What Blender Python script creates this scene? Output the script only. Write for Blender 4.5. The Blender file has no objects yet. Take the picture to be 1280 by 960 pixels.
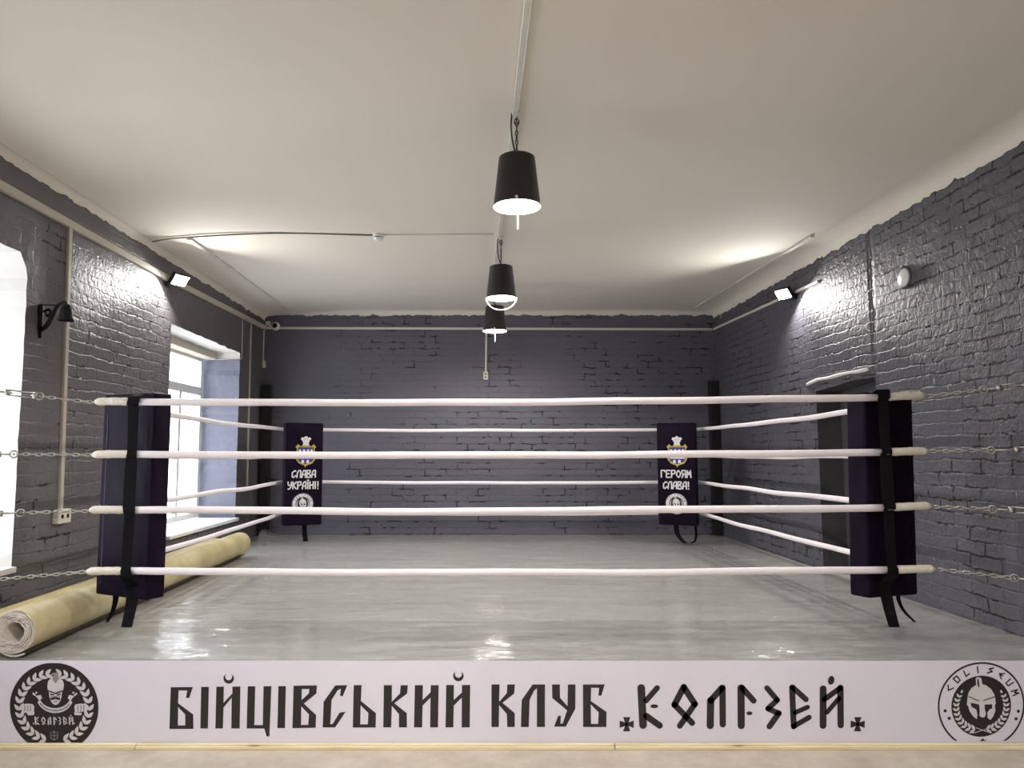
import bpy, bmesh, math, random
from mathutils import Vector, Matrix, noise
from mathutils.geometry import tessellate_polygon
random.seed(7)
PI = math.pi
SC = bpy.context.scene
COL = SC.collection

# ------------------------------------------------------------------ camera, world, exposure
FPX, CXP = 926.0, 598.0                       # focal length in pixels, column of the room axis
PITCH = math.atan(86 / 926.0)
ZRING = 0.382                                 # top of the ring platform
ZCAM = ZRING + 0.955
cam_d = bpy.data.cameras.new('camera'); cam = bpy.data.objects.new('camera', cam_d); COL.objects.link(cam)
cam_d.sensor_width = 36; cam_d.lens = 36 * FPX / 1280; cam_d.shift_x = (640 - CXP) / 1280
cam_d.clip_start = 0.05
cam.location = (0, 0, ZCAM); cam.rotation_euler = (PI / 2 + PITCH, 0, 0)
SC.camera = cam
SC.view_settings.view_transform = 'Standard'; SC.view_settings.look = 'None'
SC.view_settings.gamma = 1; SC.view_settings.use_curve_mapping = False
SC.view_settings.exposure = 0.34
W = bpy.data.worlds.new('overcast_sky'); SC.world = W; W.use_nodes = True
bg = W.node_tree.nodes['Background']; bg.inputs[0].default_value = (0.88, 0.93, 1.0, 1); bg.inputs[1].default_value = 5.0
PENDANT_W, FLOOD_W, BACK_W = 50.0, 22.0, 142.0

# room numbers (metres)
XL, XR, YB, YF = -2.575, 2.835, 8.833, -3.2
ZC = 3.05
YE = 3.52                                     # front edge of the ring platform

# ------------------------------------------------------------------ helpers
def lin(c):
    return tuple(((v / 255) / 12.92 if v / 255 <= .04045 else ((v / 255 + .055) / 1.055) ** 2.4) for v in c) + (1,)

def new_mat(name):
    m = bpy.data.materials.new(name); m.use_nodes = True
    nt = m.node_tree; b = nt.nodes['Principled BSDF']
    return m, nt, b

def mat(name, rgb, rough=.5, metal=0, var=.08, scale=20, bump=0, bscale=60, coat=0, spec=None):
    """a plain painted / woven / metal surface with a little procedural unevenness"""
    m, nt, b = new_mat(name)
    N, L = nt.nodes, nt.links
    tc = N.new('ShaderNodeTexCoord'); n = N.new('ShaderNodeTexNoise'); n.inputs['Scale'].default_value = scale
    n.inputs['Detail'].default_value = 5
    L.new(tc.outputs['Object'], n.inputs['Vector'])
    mx = N.new('ShaderNodeMixRGB'); c = lin(rgb)
    mx.inputs[1].default_value = tuple(max(0, v * (1 - var)) for v in c[:3]) + (1,)
    mx.inputs[2].default_value = tuple(min(1, v * (1 + var)) for v in c[:3]) + (1,)
    L.new(n.outputs['Fac'], mx.inputs[0]); L.new(mx.outputs[0], b.inputs['Base Color'])
    b.inputs['Roughness'].default_value = rough; b.inputs['Metallic'].default_value = metal
    if spec is not None: b.inputs['Specular IOR Level'].default_value = spec
    if coat: b.inputs['Coat Weight'].default_value = coat
    if bump:
        n2 = N.new('ShaderNodeTexNoise'); n2.inputs['Scale'].default_value = bscale; n2.inputs['Detail'].default_value = 4
        L.new(tc.outputs['Object'], n2.inputs['Vector'])
        bp = N.new('ShaderNodeBump'); bp.inputs['Strength'].default_value = bump; bp.inputs['Distance'].default_value = .01
        L.new(n2.outputs['Fac'], bp.inputs['Height']); L.new(bp.outputs[0], b.inputs['Normal'])
    return m

def emit(name, rgb, strength):
    m, nt, b = new_mat(name)
    b.inputs['Base Color'].default_value = (1, 1, 1, 1)
    b.inputs['Emission Color'].default_value = tuple(rgb) + (1,); b.inputs['Emission Strength'].default_value = strength
    return m

def math_node(nt, op, a, b=None, clamp=False):
    n = nt.nodes.new('ShaderNodeMath'); n.operation = op; n.use_clamp = clamp
    for i, v in enumerate((a, b)):
        if v is None: continue
        if isinstance(v, (int, float)): n.inputs[i].default_value = v
        else: nt.links.new(v, n.inputs[i])
    return n.outputs[0]

def ramp(nt, v, lo, hi, a=0., b=1.):
    n = nt.nodes.new('ShaderNodeMapRange'); n.interpolation_type = 'SMOOTHSTEP'
    n.inputs[1].default_value = lo; n.inputs[2].default_value = hi; n.inputs[3].default_value = a; n.inputs[4].default_value = b
    nt.links.new(v, n.inputs[0]); return n.outputs[0]

def brick_wall_mat(name, axis, rgb, cracks=.5, relief=1.0, smooth_where=None, groove=None):
    """thick grey paint over old brickwork: courses show as relief, unpainted joint holes as dark cracks.
    axis: which object axis runs along the wall; smooth_where(nt, along, z) -> mask of plastered places"""
    m, nt, b = new_mat(name); N, L = nt.nodes, nt.links
    tc = N.new('ShaderNodeTexCoord'); sp = N.new('ShaderNodeSeparateXYZ'); L.new(tc.outputs['Object'], sp.inputs[0])
    along = sp.outputs[axis]; z = sp.outputs['Z']
    cb = N.new('ShaderNodeCombineXYZ'); L.new(along, cb.inputs[0]); L.new(z, cb.inputs[1])
    def nz(scale, detail=3, vec=None, rough=.55):
        n = N.new('ShaderNodeTexNoise'); n.inputs['Scale'].default_value = scale; n.inputs['Detail'].default_value = detail
        n.inputs['Roughness'].default_value = rough
        L.new(vec or tc.outputs['Object'], n.inputs['Vector']); return n
    wob = nz(5, 3); sc = N.new('ShaderNodeVectorMath'); sc.operation = 'SCALE'; sc.inputs['Scale'].default_value = .05
    sub = N.new('ShaderNodeVectorMath'); sub.operation = 'SUBTRACT'; L.new(wob.outputs['Color'], sub.inputs[0]); sub.inputs[1].default_value = (.5, .5, .5)
    L.new(sub.outputs[0], sc.inputs[0])
    wob2 = nz(22, 2); sc2 = N.new('ShaderNodeVectorMath'); sc2.operation = 'SCALE'; sc2.inputs['Scale'].default_value = .016
    sub2 = N.new('ShaderNodeVectorMath'); sub2.operation = 'SUBTRACT'; L.new(wob2.outputs['Color'], sub2.inputs[0]); sub2.inputs[1].default_value = (.5, .5, .5)
    L.new(sub2.outputs[0], sc2.inputs[0])
    ad = N.new('ShaderNodeVectorMath'); L.new(cb.outputs[0], ad.inputs[0]); L.new(sc.outputs[0], ad.inputs[1])
    ad2 = N.new('ShaderNodeVectorMath'); L.new(ad.outputs[0], ad2.inputs[0]); L.new(sc2.outputs[0], ad2.inputs[1])
    br = N.new('ShaderNodeTexBrick'); L.new(ad2.outputs[0], br.inputs['Vector'])
    br.inputs['Scale'].default_value = 1; br.inputs['Brick Width'].default_value = .255; br.inputs['Row Height'].default_value = .076
    br.inputs['Mortar Size'].default_value = .0075; br.inputs['Mortar Smooth'].default_value = .35; br.inputs['Bias'].default_value = 0
    br.inputs['Color1'].default_value = (0, 0, 0, 1); br.inputs['Color2'].default_value = (1, 1, 1, 1); br.inputs['Mortar'].default_value = (.5, .5, .5, 1)
    joint = br.outputs['Fac']
    patch = nz(1.1, 3).outputs['Fac']                       # where the paint has filled the joints
    filled = ramp(nt, patch, .38, .62)                      # 1 = open joints
    if smooth_where:
        sm = smooth_where(nt, along, z); open_ = math_node(nt, 'MULTIPLY', filled, math_node(nt, 'SUBTRACT', 1., sm))
        reliefm = math_node(nt, 'SUBTRACT', 1., math_node(nt, 'MULTIPLY', sm, .93))
    else:
        open_ = filled; reliefm = None
    rel = math_node(nt, 'ADD', math_node(nt, 'MULTIPLY', open_, .75), .25)
    if reliefm is not None: rel = math_node(nt, 'MULTIPLY', rel, reliefm)
    hole = ramp(nt, nz(7.5, 4).outputs['Fac'], .60 - .10 * cracks, .66 - .10 * cracks)
    crack = math_node(nt, 'MULTIPLY', math_node(nt, 'MULTIPLY', ramp(nt, joint, .45, .8), hole), ramp(nt, open_, .1, .45))
    h = math_node(nt, 'MULTIPLY', joint, -1.0)
    grey = N.new('ShaderNodeSeparateColor'); L.new(br.outputs['Color'], grey.inputs[0])
    h = math_node(nt, 'ADD', h, math_node(nt, 'MULTIPLY', grey.outputs[0], .5))
    h = math_node(nt, 'ADD', h, math_node(nt, 'MULTIPLY', nz(26, 4, rough=.65).outputs['Fac'], 1.1))
    h = math_node(nt, 'MULTIPLY', h, rel)
    h = math_node(nt, 'ADD', h, math_node(nt, 'MULTIPLY', nz(9, 5, rough=.6).outputs['Fac'], .55))
    h = math_node(nt, 'SUBTRACT', h, math_node(nt, 'MULTIPLY', crack, 1.4))
    if groove is not None:                                   # a straight joint between two builds of masonry
        g0 = math_node(nt, 'ABSOLUTE', math_node(nt, 'SUBTRACT', math_node(nt, 'ADD', along, math_node(nt, 'MULTIPLY', nz(5, 5).outputs['Fac'], .10)), groove))
        h = math_node(nt, 'SUBTRACT', h, math_node(nt, 'MULTIPLY', ramp(nt, g0, .03, .004), 1.0))
        h = math_node(nt, 'ADD', h, math_node(nt, 'MULTIPLY', ramp(nt, along, groove - .02, groove + .02), 1.2))
    bp = N.new('ShaderNodeBump'); bp.inputs['Strength'].default_value = 1; bp.inputs['Distance'].default_value = .011 * relief
    L.new(h, bp.inputs['Height']); L.new(bp.outputs[0], b.inputs['Normal'])
    c = lin(rgb)
    mx = N.new('ShaderNodeMixRGB'); L.new(nz(2.3, 5).outputs['Fac'], mx.inputs[0])
    mx.inputs[1].default_value = tuple(v * .82 for v in c[:3]) + (1,); mx.inputs[2].default_value = tuple(v * 1.18 for v in c[:3]) + (1,)
    mk = N.new('ShaderNodeMixRGB'); L.new(crack, mk.inputs[0]); L.new(mx.outputs[0], mk.inputs[1]); mk.inputs[2].default_value = lin((22, 20, 20))
    L.new(mk.outputs[0], b.inputs['Base Color'])
    b.inputs['Roughness'].default_value = .48
    b.inputs['Specular IOR Level'].default_value = .45
    return m

# ---- mesh helpers
def obj(name, bm, m, parent=None, smooth=False, loc=None):
    me = bpy.data.meshes.new(name)
    bmesh.ops.recalc_face_normals(bm, faces=bm.faces)
    bm.to_mesh(me); bm.free()
    for mm in (m if isinstance(m, (list, tuple)) else [m]): me.materials.append(mm)
    if smooth:
        for p in me.polygons: p.use_smooth = True
    o = bpy.data.objects.new(name, me); COL.objects.link(o)
    if parent is not None: o.parent = parent
    if loc is not None: o.location = loc
    return o

def thing(name, label, cat, loc=(0, 0, 0), group=None):
    o = bpy.data.objects.new(name, None); COL.objects.link(o); o.location = loc; o.empty_display_size = .1
    return tag(o, label, cat, group)

def tag(o, label, cat, group=None):
    o['label'] = label; o['category'] = cat
    if group: o['group'] = group
    return o

def struct(o):
    o['kind'] = 'structure'; return o

def box(bm, x0, x1, y0, y1, z0, z1, bevel=0, seg=2, mi=0):
    vs = [bm.verts.new(p) for p in ((x0, y0, z0), (x1, y0, z0), (x1, y1, z0), (x0, y1, z0), (x0, y0, z1), (x1, y0, z1), (x1, y1, z1), (x0, y1, z1))]
    fs = [bm.faces.new([vs[i] for i in q]) for q in ((0, 3, 2, 1), (4, 5, 6, 7), (0, 1, 5, 4), (1, 2, 6, 5), (2, 3, 7, 6), (3, 0, 4, 7))]
    for f in fs: f.material_index = mi
    if bevel:
        es = list({e for f in fs for e in f.edges})
        r = bmesh.ops.bevel(bm, geom=es, offset=bevel, segments=seg, profile=.6, affect='EDGES')
        for f in r['faces']: f.material_index = mi
    return vs

def frames(pts):
    """parallel transported frames along a polyline"""
    out = []; up = None
    n = len(pts)
    for i in range(n):
        t = (pts[min(i + 1, n - 1)] - pts[max(i - 1, 0)])
        t = t.normalized() if t.length > 1e-9 else Vector((0, 0, 1))
        if up is None:
            a = Vector((0, 0, 1)) if abs(t.z) < .9 else Vector((1, 0, 0))
            up = (a - t * a.dot(t)).normalized()
        else:
            up = (up - t * up.dot(t)).normalized()
        out.append((t, up, t.cross(up)))
    return out

def tube(bm, pts, r, n=10, caps=True, closed=False, mi=0):
    pts = [Vector(p) for p in pts]; fr = frames(pts); rings = []
    for i, (p, (t, u, v)) in enumerate(zip(pts, fr)):
        rr = r[i] if isinstance(r, (list, tuple)) else r
        rings.append([bm.verts.new(p + (u * math.cos(2 * PI * k / n) + v * math.sin(2 * PI * k / n)) * rr) for k in range(n)])
    m = len(rings)
    for i in range(m if closed else m - 1):
        a, b2 = rings[i], rings[(i + 1) % m]
        for k in range(n):
            f = bm.faces.new((a[k], a[(k + 1) % n], b2[(k + 1) % n], b2[k])); f.material_index = mi; f.smooth = True
    if caps and not closed:
        for a in (rings[0], rings[-1]):
            f = bm.faces.new(a); f.material_index = mi

def lathe(bm, prof, n=32, c=(0, 0, 0), mi=0):
    """prof: (radius, z) pairs"""
    rings = []
    for r, z in prof:
        if r < 1e-6: rings.append([bm.verts.new((c[0], c[1], c[2] + z))])
        else: rings.append([bm.verts.new((c[0] + r * math.cos(2 * PI * k / n), c[1] + r * math.sin(2 * PI * k / n), c[2] + z)) for k in range(n)])
    for a, b2 in zip(rings, rings[1:]):
        for k in range(n):
            k2 = (k + 1) % n
            if len(a) == 1 and len(b2) == 1: continue
            if len(a) == 1: f = bm.faces.new((a[0], b2[k2], b2[k]))
            elif len(b2) == 1: f = bm.faces.new((a[k], a[k2], b2[0]))
            else: f = bm.faces.new((a[k], a[k2], b2[k2], b2[k]))
            f.material_index = mi; f.smooth = True

def ribbon(bm, pts, widths, wdir, thick=.003):
    """a flat strap along pts, width along wdir"""
    pts = [Vector(p) for p in pts]; wdir = Vector(wdir).normalized(); secs = []
    for i, p in enumerate(pts):
        t = (pts[min(i + 1, len(pts) - 1)] - pts[max(i - 1, 0)]).normalized()
        nn = t.cross(wdir).normalized(); w = widths[i] if isinstance(widths, (list, tuple)) else widths
        secs.append([bm.verts.new(p + wdir * w * a + nn * thick * b2) for a, b2 in ((-.5, -.5), (.5, -.5), (.5, .5), (-.5, .5))])
    for a, b2 in zip(secs, secs[1:]):
        for k in range(4): bm.faces.new((a[k], a[(k + 1) % 4], b2[(k + 1) % 4], b2[k]))
    bm.faces.new(secs[0]); bm.faces.new(secs[-1])

def chain(bm, a, b2, link=.034, wire=.0032, width=.018, n=6, m=14):
    """oval links from a to b2, alternate ones turned a quarter"""
    a, b2 = Vector(a), Vector(b2); d = b2 - a; L = d.length; t = d.normalized()
    up = Vector((0, 0, 1)) if abs(t.z) < .9 else Vector((1, 0, 0)); u = (up - t * up.dot(t)).normalized(); v = t.cross(u)
    cnt = max(2, round(L / (link - 2.4 * wire))); step = L / cnt
    hl = (step + 2.6 * wire) / 2; hw = width / 2
    for i in range(cnt):
        c = a + t * step * (i + .5); s = u if i % 2 else v
        tw = .35 * math.sin(i * 2.1); q = Matrix.Rotation(tw, 3, t); s = q @ s
        pts = []
        for k in range(m):
            ang = 2 * PI * k / m; cx = math.cos(ang); sy = math.sin(ang)
            ex = (abs(cx) ** .7) * (1 if cx > 0 else -1)
            pts.append(c + t * (hl - wire) * ex + s * (hw - wire) * sy)
        tube(bm, pts, wire, n, closed=True)

def smooth_path(ctrl, n=8):
    """Catmull-Rom through the control points"""
    P_ = [Vector(p) for p in ctrl]; P_ = [P_[0] * 2 - P_[1]] + P_ + [P_[-1] * 2 - P_[-2]]; out = []
    for i in range(1, len(P_) - 2):
        p0, p1, p2, p3 = P_[i - 1:i + 3]
        for k in range(n):
            t = k / n
            out.append(.5 * ((2 * p1) + (p2 - p0) * t + (2 * p0 - 5 * p1 + 4 * p2 - p3) * t * t + (3 * p1 - p0 - 3 * p2 + p3) * t ** 3))
    out.append(P_[-2]); return out

# ------------------------------------------------------------------ materials
def left_smooth(nt, y, z):
    # plaster over the window heads and near the first window; bare courses between the windows
    a = math_node(nt, 'MULTIPLY', ramp(nt, y, 6.0, 6.15), ramp(nt, z, 2.35, 2.45))
    b = ramp(nt, y, 4.75, 4.45)
    c = ramp(nt, z, 2.62, 2.74)
    d = ramp(nt, y, 7.9, 8.1)
    return math_node(nt, 'MAXIMUM', math_node(nt, 'MAXIMUM', a, math_node(nt, 'MULTIPLY', b, .6)), math_node(nt, 'MAXIMUM', math_node(nt, 'MULTIPLY', c, .8), d))
M_left = brick_wall_mat('grey_painted_brick_left', 'Y', (96, 93, 95), .45, 1.25, left_smooth)
def right_smooth(nt, y, z):
    return math_node(nt, 'MULTIPLY', ramp(nt, y, 7.2, 8.2), .7)
M_right = brick_wall_mat('grey_painted_brick_right', 'Y', (84, 83, 91), 1.35, 1.35, right_smooth, 5.29)
def back_smooth(nt, x, z):
    return math_node(nt, 'ADD', math_node(nt, 'MULTIPLY', ramp(nt, x, -.6, -1.9), .5), ramp(nt, z, 1.7, 2.7, .0, .3))
M_back = brick_wall_mat('grey_painted_brick_back', 'X', (96, 95, 106), .75, .7, back_smooth)
M_plaster_lit_ledge = mat('white_plaster_and_lit_ledge', (212, 209, 204), .8, var=.04, scale=6, bump=.35, bscale=14)
M_soffit_shade = mat('shaded_soffit_plaster', (190, 182, 168), .85, var=.05, scale=8, bump=.3, bscale=20)  # shade of the inner soffit put into the colour
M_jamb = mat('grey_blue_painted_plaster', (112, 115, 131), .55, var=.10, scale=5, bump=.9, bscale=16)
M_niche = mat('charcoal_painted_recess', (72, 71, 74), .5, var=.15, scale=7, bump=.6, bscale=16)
M_ceil = mat('whitewashed_ceiling', (222, 216, 205), .9, var=.035, scale=1.4, bump=.18, bscale=5)
M_pvc = mat('white_plastic_duct', (212, 209, 200), .4, var=.03)
M_pvc_dull = mat('cream_plastic_duct', (186, 180, 166), .45, var=.05)
M_white = mat('white_window_plastic', (226, 226, 224), .35, var=.02)
M_cable = mat('grey_cable', (128, 124, 118), .6)
M_black = mat('black_powder_coated_steel', (24, 23, 24), .42, .0, var=.2, scale=30)
M_iron = mat('black_wrought_iron', (17, 15, 18), .6, 0, var=.3, scale=60, bump=.5, bscale=90, spec=.2)
M_shade = mat('black_enamel_shade', (30, 27, 26), .5, var=.15, scale=12)
M_shade_in = mat('white_enamel_inside', (245, 240, 228), .4, var=.02)
M_zinc = mat('galvanised_steel', (176, 176, 170), .3, .9, var=.12, scale=80)
M_rope = mat('white_vinyl_rope_cover', (238, 230, 233), .5, var=.05, scale=9, bump=.15, bscale=30)
M_tape = mat('cream_tape_wrap', (222, 215, 200), .55, var=.07, scale=30, bump=.5, bscale=70)
M_pad = mat('black_vinyl_pad', (22, 14, 29), .5, var=.12, scale=8, bump=.35, bscale=7, spec=.05)
M_strap = mat('black_nylon_strap', (17, 16, 19), .7, var=.2, scale=200, bump=.4, bscale=400, spec=.08)
M_thread = mat('grey_stitching', (96, 90, 108), .8, spec=.1)
M_ink = mat('black_print', (40, 34, 36), .5, var=.10, scale=14)
M_banner = mat('white_vinyl_banner', (236, 232, 246), .42, var=.025, scale=2.5, bump=.22, bscale=3.2)
M_print = mat('white_print', (222, 219, 222), .5, var=.03)
M_printgrey = mat('grey_print', (150, 148, 150), .5, var=.2, scale=90)
M_navy = mat('navy_print', (38, 44, 122), .5)
M_gold = mat('gold_print', (178, 158, 66), .5, var=.15, scale=60)
M_dark_in = mat('dark_hole', (10, 10, 10), .9)
M_socket = mat('white_socket_plastic', (214, 210, 198), .4, var=.03)
M_glass_lens = emit('flood_lens_light', (1.0, .98, .93), 60)
M_bulb = emit('warm_bulb_light', (1.0, .86, .62), 40)

def floor_mat():
    m, nt, b = new_mat('beige_marbled_floor'); N, L = nt.nodes, nt.links
    tc = N.new('ShaderNodeTexCoord'); n = N.new('ShaderNodeTexNoise'); n.inputs['Scale'].default_value = 5; n.inputs['Detail'].default_value = 8
    n.inputs['Roughness'].default_value = .7; L.new(tc.outputs['Object'], n.inputs['Vector'])
    cr = N.new('ShaderNodeValToRGB'); cr.color_ramp.elements[0].position = .3; cr.color_ramp.elements[0].color = lin((176, 165, 150))
    cr.color_ramp.elements[1].position = .7; cr.color_ramp.elements[1].color = lin((210, 201, 188)); L.new(n.outputs['Fac'], cr.inputs[0])
    L.new(cr.outputs[0], b.inputs['Base Color']); b.inputs['Roughness'].default_value = .45
    return m
M_floor = floor_mat()

def pine_mat():
    m, nt, b = new_mat('bare_pine'); N, L = nt.nodes, nt.links
    tc = N.new('ShaderNodeTexCoord'); mp = N.new('ShaderNodeMapping'); mp.inputs['Scale'].default_value = (1.2, 30, 60)
    L.new(tc.outputs['Object'], mp.inputs[0]); n = N.new('ShaderNodeTexNoise'); n.inputs['Scale'].default_value = 2; n.inputs['Detail'].default_value = 6
    L.new(mp.outputs[0], n.inputs['Vector'])
    cr = N.new('ShaderNodeValToRGB'); cr.color_ramp.elements[0].position = .3; cr.color_ramp.elements[0].color = lin((222, 202, 152))
    cr.color_ramp.elements[1].position = .6; cr.color_ramp.elements[1].color = lin((248, 238, 204)); L.new(n.outputs['Fac'], cr.inputs[0])
    v = N.new('ShaderNodeTexVoronoi'); v.inputs['Scale'].default_value = 1; mp2 = N.new('ShaderNodeMapping'); mp2.inputs['Scale'].default_value = (3.0, 3, 22)
    L.new(tc.outputs['Object'], mp2.inputs[0]); L.new(mp2.outputs[0], v.inputs['Vector'])
    k = ramp(nt, v.outputs['Distance'], .16, .06)
    mx = N.new('ShaderNodeMixRGB'); L.new(k, mx.inputs[0]); L.new(cr.outputs[0], mx.inputs[1]); mx.inputs[2].default_value = lin((150, 108, 62))
    L.new(mx.outputs[0], b.inputs['Base Color']); b.inputs['Roughness'].default_value = .6
    return m
M_pine = pine_mat()

def mat_surface():
    m, nt, b = new_mat('grey_ring_mat'); N, L = nt.nodes, nt.links
    tc = N.new('ShaderNodeTexCoord'); n = N.new('ShaderNodeTexNoise'); n.inputs['Scale'].default_value = 1.6; n.inputs['Detail'].default_value = 5
    L.new(tc.outputs['Object'], n.inputs['Vector'])
    mx = N.new('ShaderNodeMixRGB'); L.new(n.outputs['Fac'], mx.inputs[0]); mx.inputs[1].default_value = lin((156, 155, 153)); mx.inputs[2].default_value = lin((178, 176, 173))
    L.new(mx.outputs[0], b.inputs['Base Color']); b.inputs['Roughness'].default_value = .6
    return m
M_mat = mat_surface()

def sheen(nt, normal, lo, hi):
    # grazing-angle reflectivity of a thin clear sheet, the same from both sides
    lw = nt.nodes.new('ShaderNodeLayerWeight'); lw.inputs[0].default_value = .5
    if normal is not None: nt.links.new(normal, lw.inputs['Normal'])
    return math_node(nt, 'ADD', math_node(nt, 'MULTIPLY', math_node(nt, 'POWER', lw.outputs['Facing'], 5.0), hi), lo)

def film_mat(name, lo, hi, wrinkle):
    """clear plastic sheet: see-through, milky where it lifts off the mat, shiny and wrinkled"""
    m = bpy.data.materials.new(name); m.use_nodes = True; nt = m.node_tree; N, L = nt.nodes, nt.links
    N.remove(N['Principled BSDF']); out = N['Material Output']
    tc = N.new('ShaderNodeTexCoord')
    mp = N.new('ShaderNodeMapping'); mp.inputs['Scale'].default_value = (1.3, 3.2, 1); L.new(tc.outputs['Object'], mp.inputs[0])
    n = N.new('ShaderNodeTexNoise'); n.inputs['Scale'].default_value = 2.2; n.inputs['Detail'].default_value = 7; n.inputs['Roughness'].default_value = .62
    L.new(mp.outputs[0], n.inputs['Vector'])
    fac = ramp(nt, n.outputs['Fac'], .42, .66, lo, hi)
    tr = N.new('ShaderNodeBsdfTransparent'); df = N.new('ShaderNodeBsdfDiffuse'); df.inputs[0].default_value = lin((214, 214, 210))
    m1 = N.new('ShaderNodeMixShader'); L.new(fac, m1.inputs[0]); L.new(tr.outputs[0], m1.inputs[1]); L.new(df.outputs[0], m1.inputs[2])
    w1 = N.new('ShaderNodeTexNoise'); w1.inputs['Scale'].default_value = 3.5; w1.inputs['Detail'].default_value = 4; w1.inputs['Distortion'].default_value = .6
    mp2 = N.new('ShaderNodeMapping'); mp2.inputs['Scale'].default_value = (.8, 2.2, 1); mp2.inputs['Rotation'].default_value = (0, 0, .12)
    L.new(tc.outputs['Object'], mp2.inputs[0]); L.new(mp2.outputs[0], w1.inputs['Vector'])
    w2 = N.new('ShaderNodeTexNoise'); w2.inputs['Scale'].default_value = 2.6; w2.inputs['Detail'].default_value = 3; w2.inputs['Distortion'].default_value = 1.2
    mp3 = N.new('ShaderNodeMapping'); mp3.inputs['Scale'].default_value = (1.1, 6.5, 1); mp3.inputs['Rotation'].default_value = (0, 0, -.10)
    L.new(tc.outputs['Object'], mp3.inputs[0]); L.new(mp3.outputs[0], w2.inputs['Vector'])
    w3 = N.new('ShaderNodeTexNoise'); w3.inputs['Scale'].default_value = 1.3; w3.inputs['Detail'].default_value = 2; L.new(tc.outputs['Object'], w3.inputs['Vector'])
    crease = math_node(nt, 'MULTIPLY', math_node(nt, 'ABSOLUTE', math_node(nt, 'SUBTRACT', w2.outputs['Fac'], .5)), ramp(nt, w3.outputs['Fac'], .42, .62, .2, 2.2))
    bp = N.new('ShaderNodeBump'); bp.inputs['Strength'].default_value = wrinkle; bp.inputs['Distance'].default_value = .02; L.new(math_node(nt, 'ADD', w1.outputs['Fac'], crease), bp.inputs['Height'])
    gl = N.new('ShaderNodeBsdfGlossy'); gl.inputs['Roughness'].default_value = .075; L.new(bp.outputs[0], gl.inputs['Normal'])
    m2 = N.new('ShaderNodeMixShader'); L.new(sheen(nt, bp.outputs[0], .05, .60), m2.inputs[0]); L.new(m1.outputs[0], m2.inputs[1]); L.new(gl.outputs[0], m2.inputs[2])
    L.new(m2.outputs[0], out.inputs[0])
    return m
M_film = film_mat('clear_plastic_film', .04, .32, .40)
M_film2 = film_mat('second_layer_plastic_film', .20, .40, .40)

def glass_mat():
    m = bpy.data.materials.new('window_glass'); m.use_nodes = True; nt = m.node_tree; N, L = nt.nodes, nt.links
    N.remove(N['Principled BSDF']); tr = N.new('ShaderNodeBsdfTransparent'); gl = N.new('ShaderNodeBsdfGlossy'); gl.inputs['Roughness'].default_value = .02
    mx = N.new('ShaderNodeMixShader'); L.new(sheen(nt, None, .04, .5), mx.inputs[0]); L.new(tr.outputs[0], mx.inputs[1]); L.new(gl.outputs[0], mx.inputs[2])
    L.new(mx.outputs[0], N['Material Output'].inputs[0]); return m
M_glass = glass_mat()

def roll_mat(name, a, b_):
    m, nt, b = new_mat(name); N, L = nt.nodes, nt.links
    tc = N.new('ShaderNodeTexCoord'); n = N.new('ShaderNodeTexNoise'); n.inputs['Scale'].default_value = 4; n.inputs['Detail'].default_value = 6
    L.new(tc.outputs['Object'], n.inputs['Vector']); mx = N.new('ShaderNodeMixRGB'); L.new(ramp(nt, n.outputs['Fac'], .35, .7), mx.inputs[0])
    mx.inputs[1].default_value = lin(a); mx.inputs[2].default_value = lin(b_); L.new(mx.outputs[0], b.inputs['Base Color']); b.inputs['Roughness'].default_value = .55
    return m
M_roll = roll_mat('tan_linoleum', (172, 158, 114), (192, 180, 142))
M_roll2 = roll_mat('ochre_linoleum', (168, 150, 98), (182, 166, 116))
M_felt = mat('pale_felt_backing', (206, 196, 186), .9, var=.1, scale=50, bump=.4, bscale=200)

# ------------------------------------------------------------------ room shell
def wall_panel(name, outer, holes, plane_x, thick, m_main, classify, extra_mats=()):
    """a wall in the Y-Z plane at plane_x, thickness running outwards, with real openings"""
    loops = [outer] + holes
    tris = tessellate_polygon([[Vector((y, z, 0)) for y, z in lp] for lp in loops])
    flat = [p for lp in loops for p in lp]
    bm = bmesh.new()
    fr = [bm.verts.new((plane_x, y, z)) for y, z in flat]; bk = [bm.verts.new((plane_x + thick, y, z)) for y, z in flat]
    for t in tris:
        try:
            bm.faces.new([fr[i] for i in t]); bm.faces.new([bk[i] for i in reversed(t)])
        except ValueError: pass
    k = 0
    for lp in loops:
        n = len(lp)
        for i in range(n):
            f = bm.faces.new((fr[k + i], fr[k + (i + 1) % n], bk[k + (i + 1) % n], bk[k + i]))
            f.material_index = classify((flat[k + i][0] + flat[k + (i + 1) % n][0]) / 2, (flat[k + i][1] + flat[k + (i + 1) % n][1]) / 2, lp is outer)
        k += n
    return struct(obj(name, bm, [m_main] + list(extra_mats)))

def ragged_rect(y0, y1, z0, z1, amp=.008, step=.06, seed=0, cut=0.0):
    """rectangle whose edges wander like hand-laid plaster"""
    rnd = random.Random(seed); pts = []
    cs = [(y0, z0), (y1, z0), (y1, z1), (y0, z1)]
    for i in range(4):
        a, b2 = cs[i], cs[(i + 1) % 4]; L = math.hypot(b2[0] - a[0], b2[1] - a[1]); n = max(2, int(L / step))
        for k in range(n):
            t = k / n
            jx, jz = rnd.uniform(-amp, amp), rnd.uniform(-amp, amp)
            pts.append((a[0] + (b2[0] - a[0]) * t + jx, a[1] + (b2[1] - a[1]) * t + jz))
    if cut:
        pts = [(min(y, y1 - max(0, cut - (z1 - z)) * .8) if y > y1 - .2 else y, z) for y, z in pts]
    return pts

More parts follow.
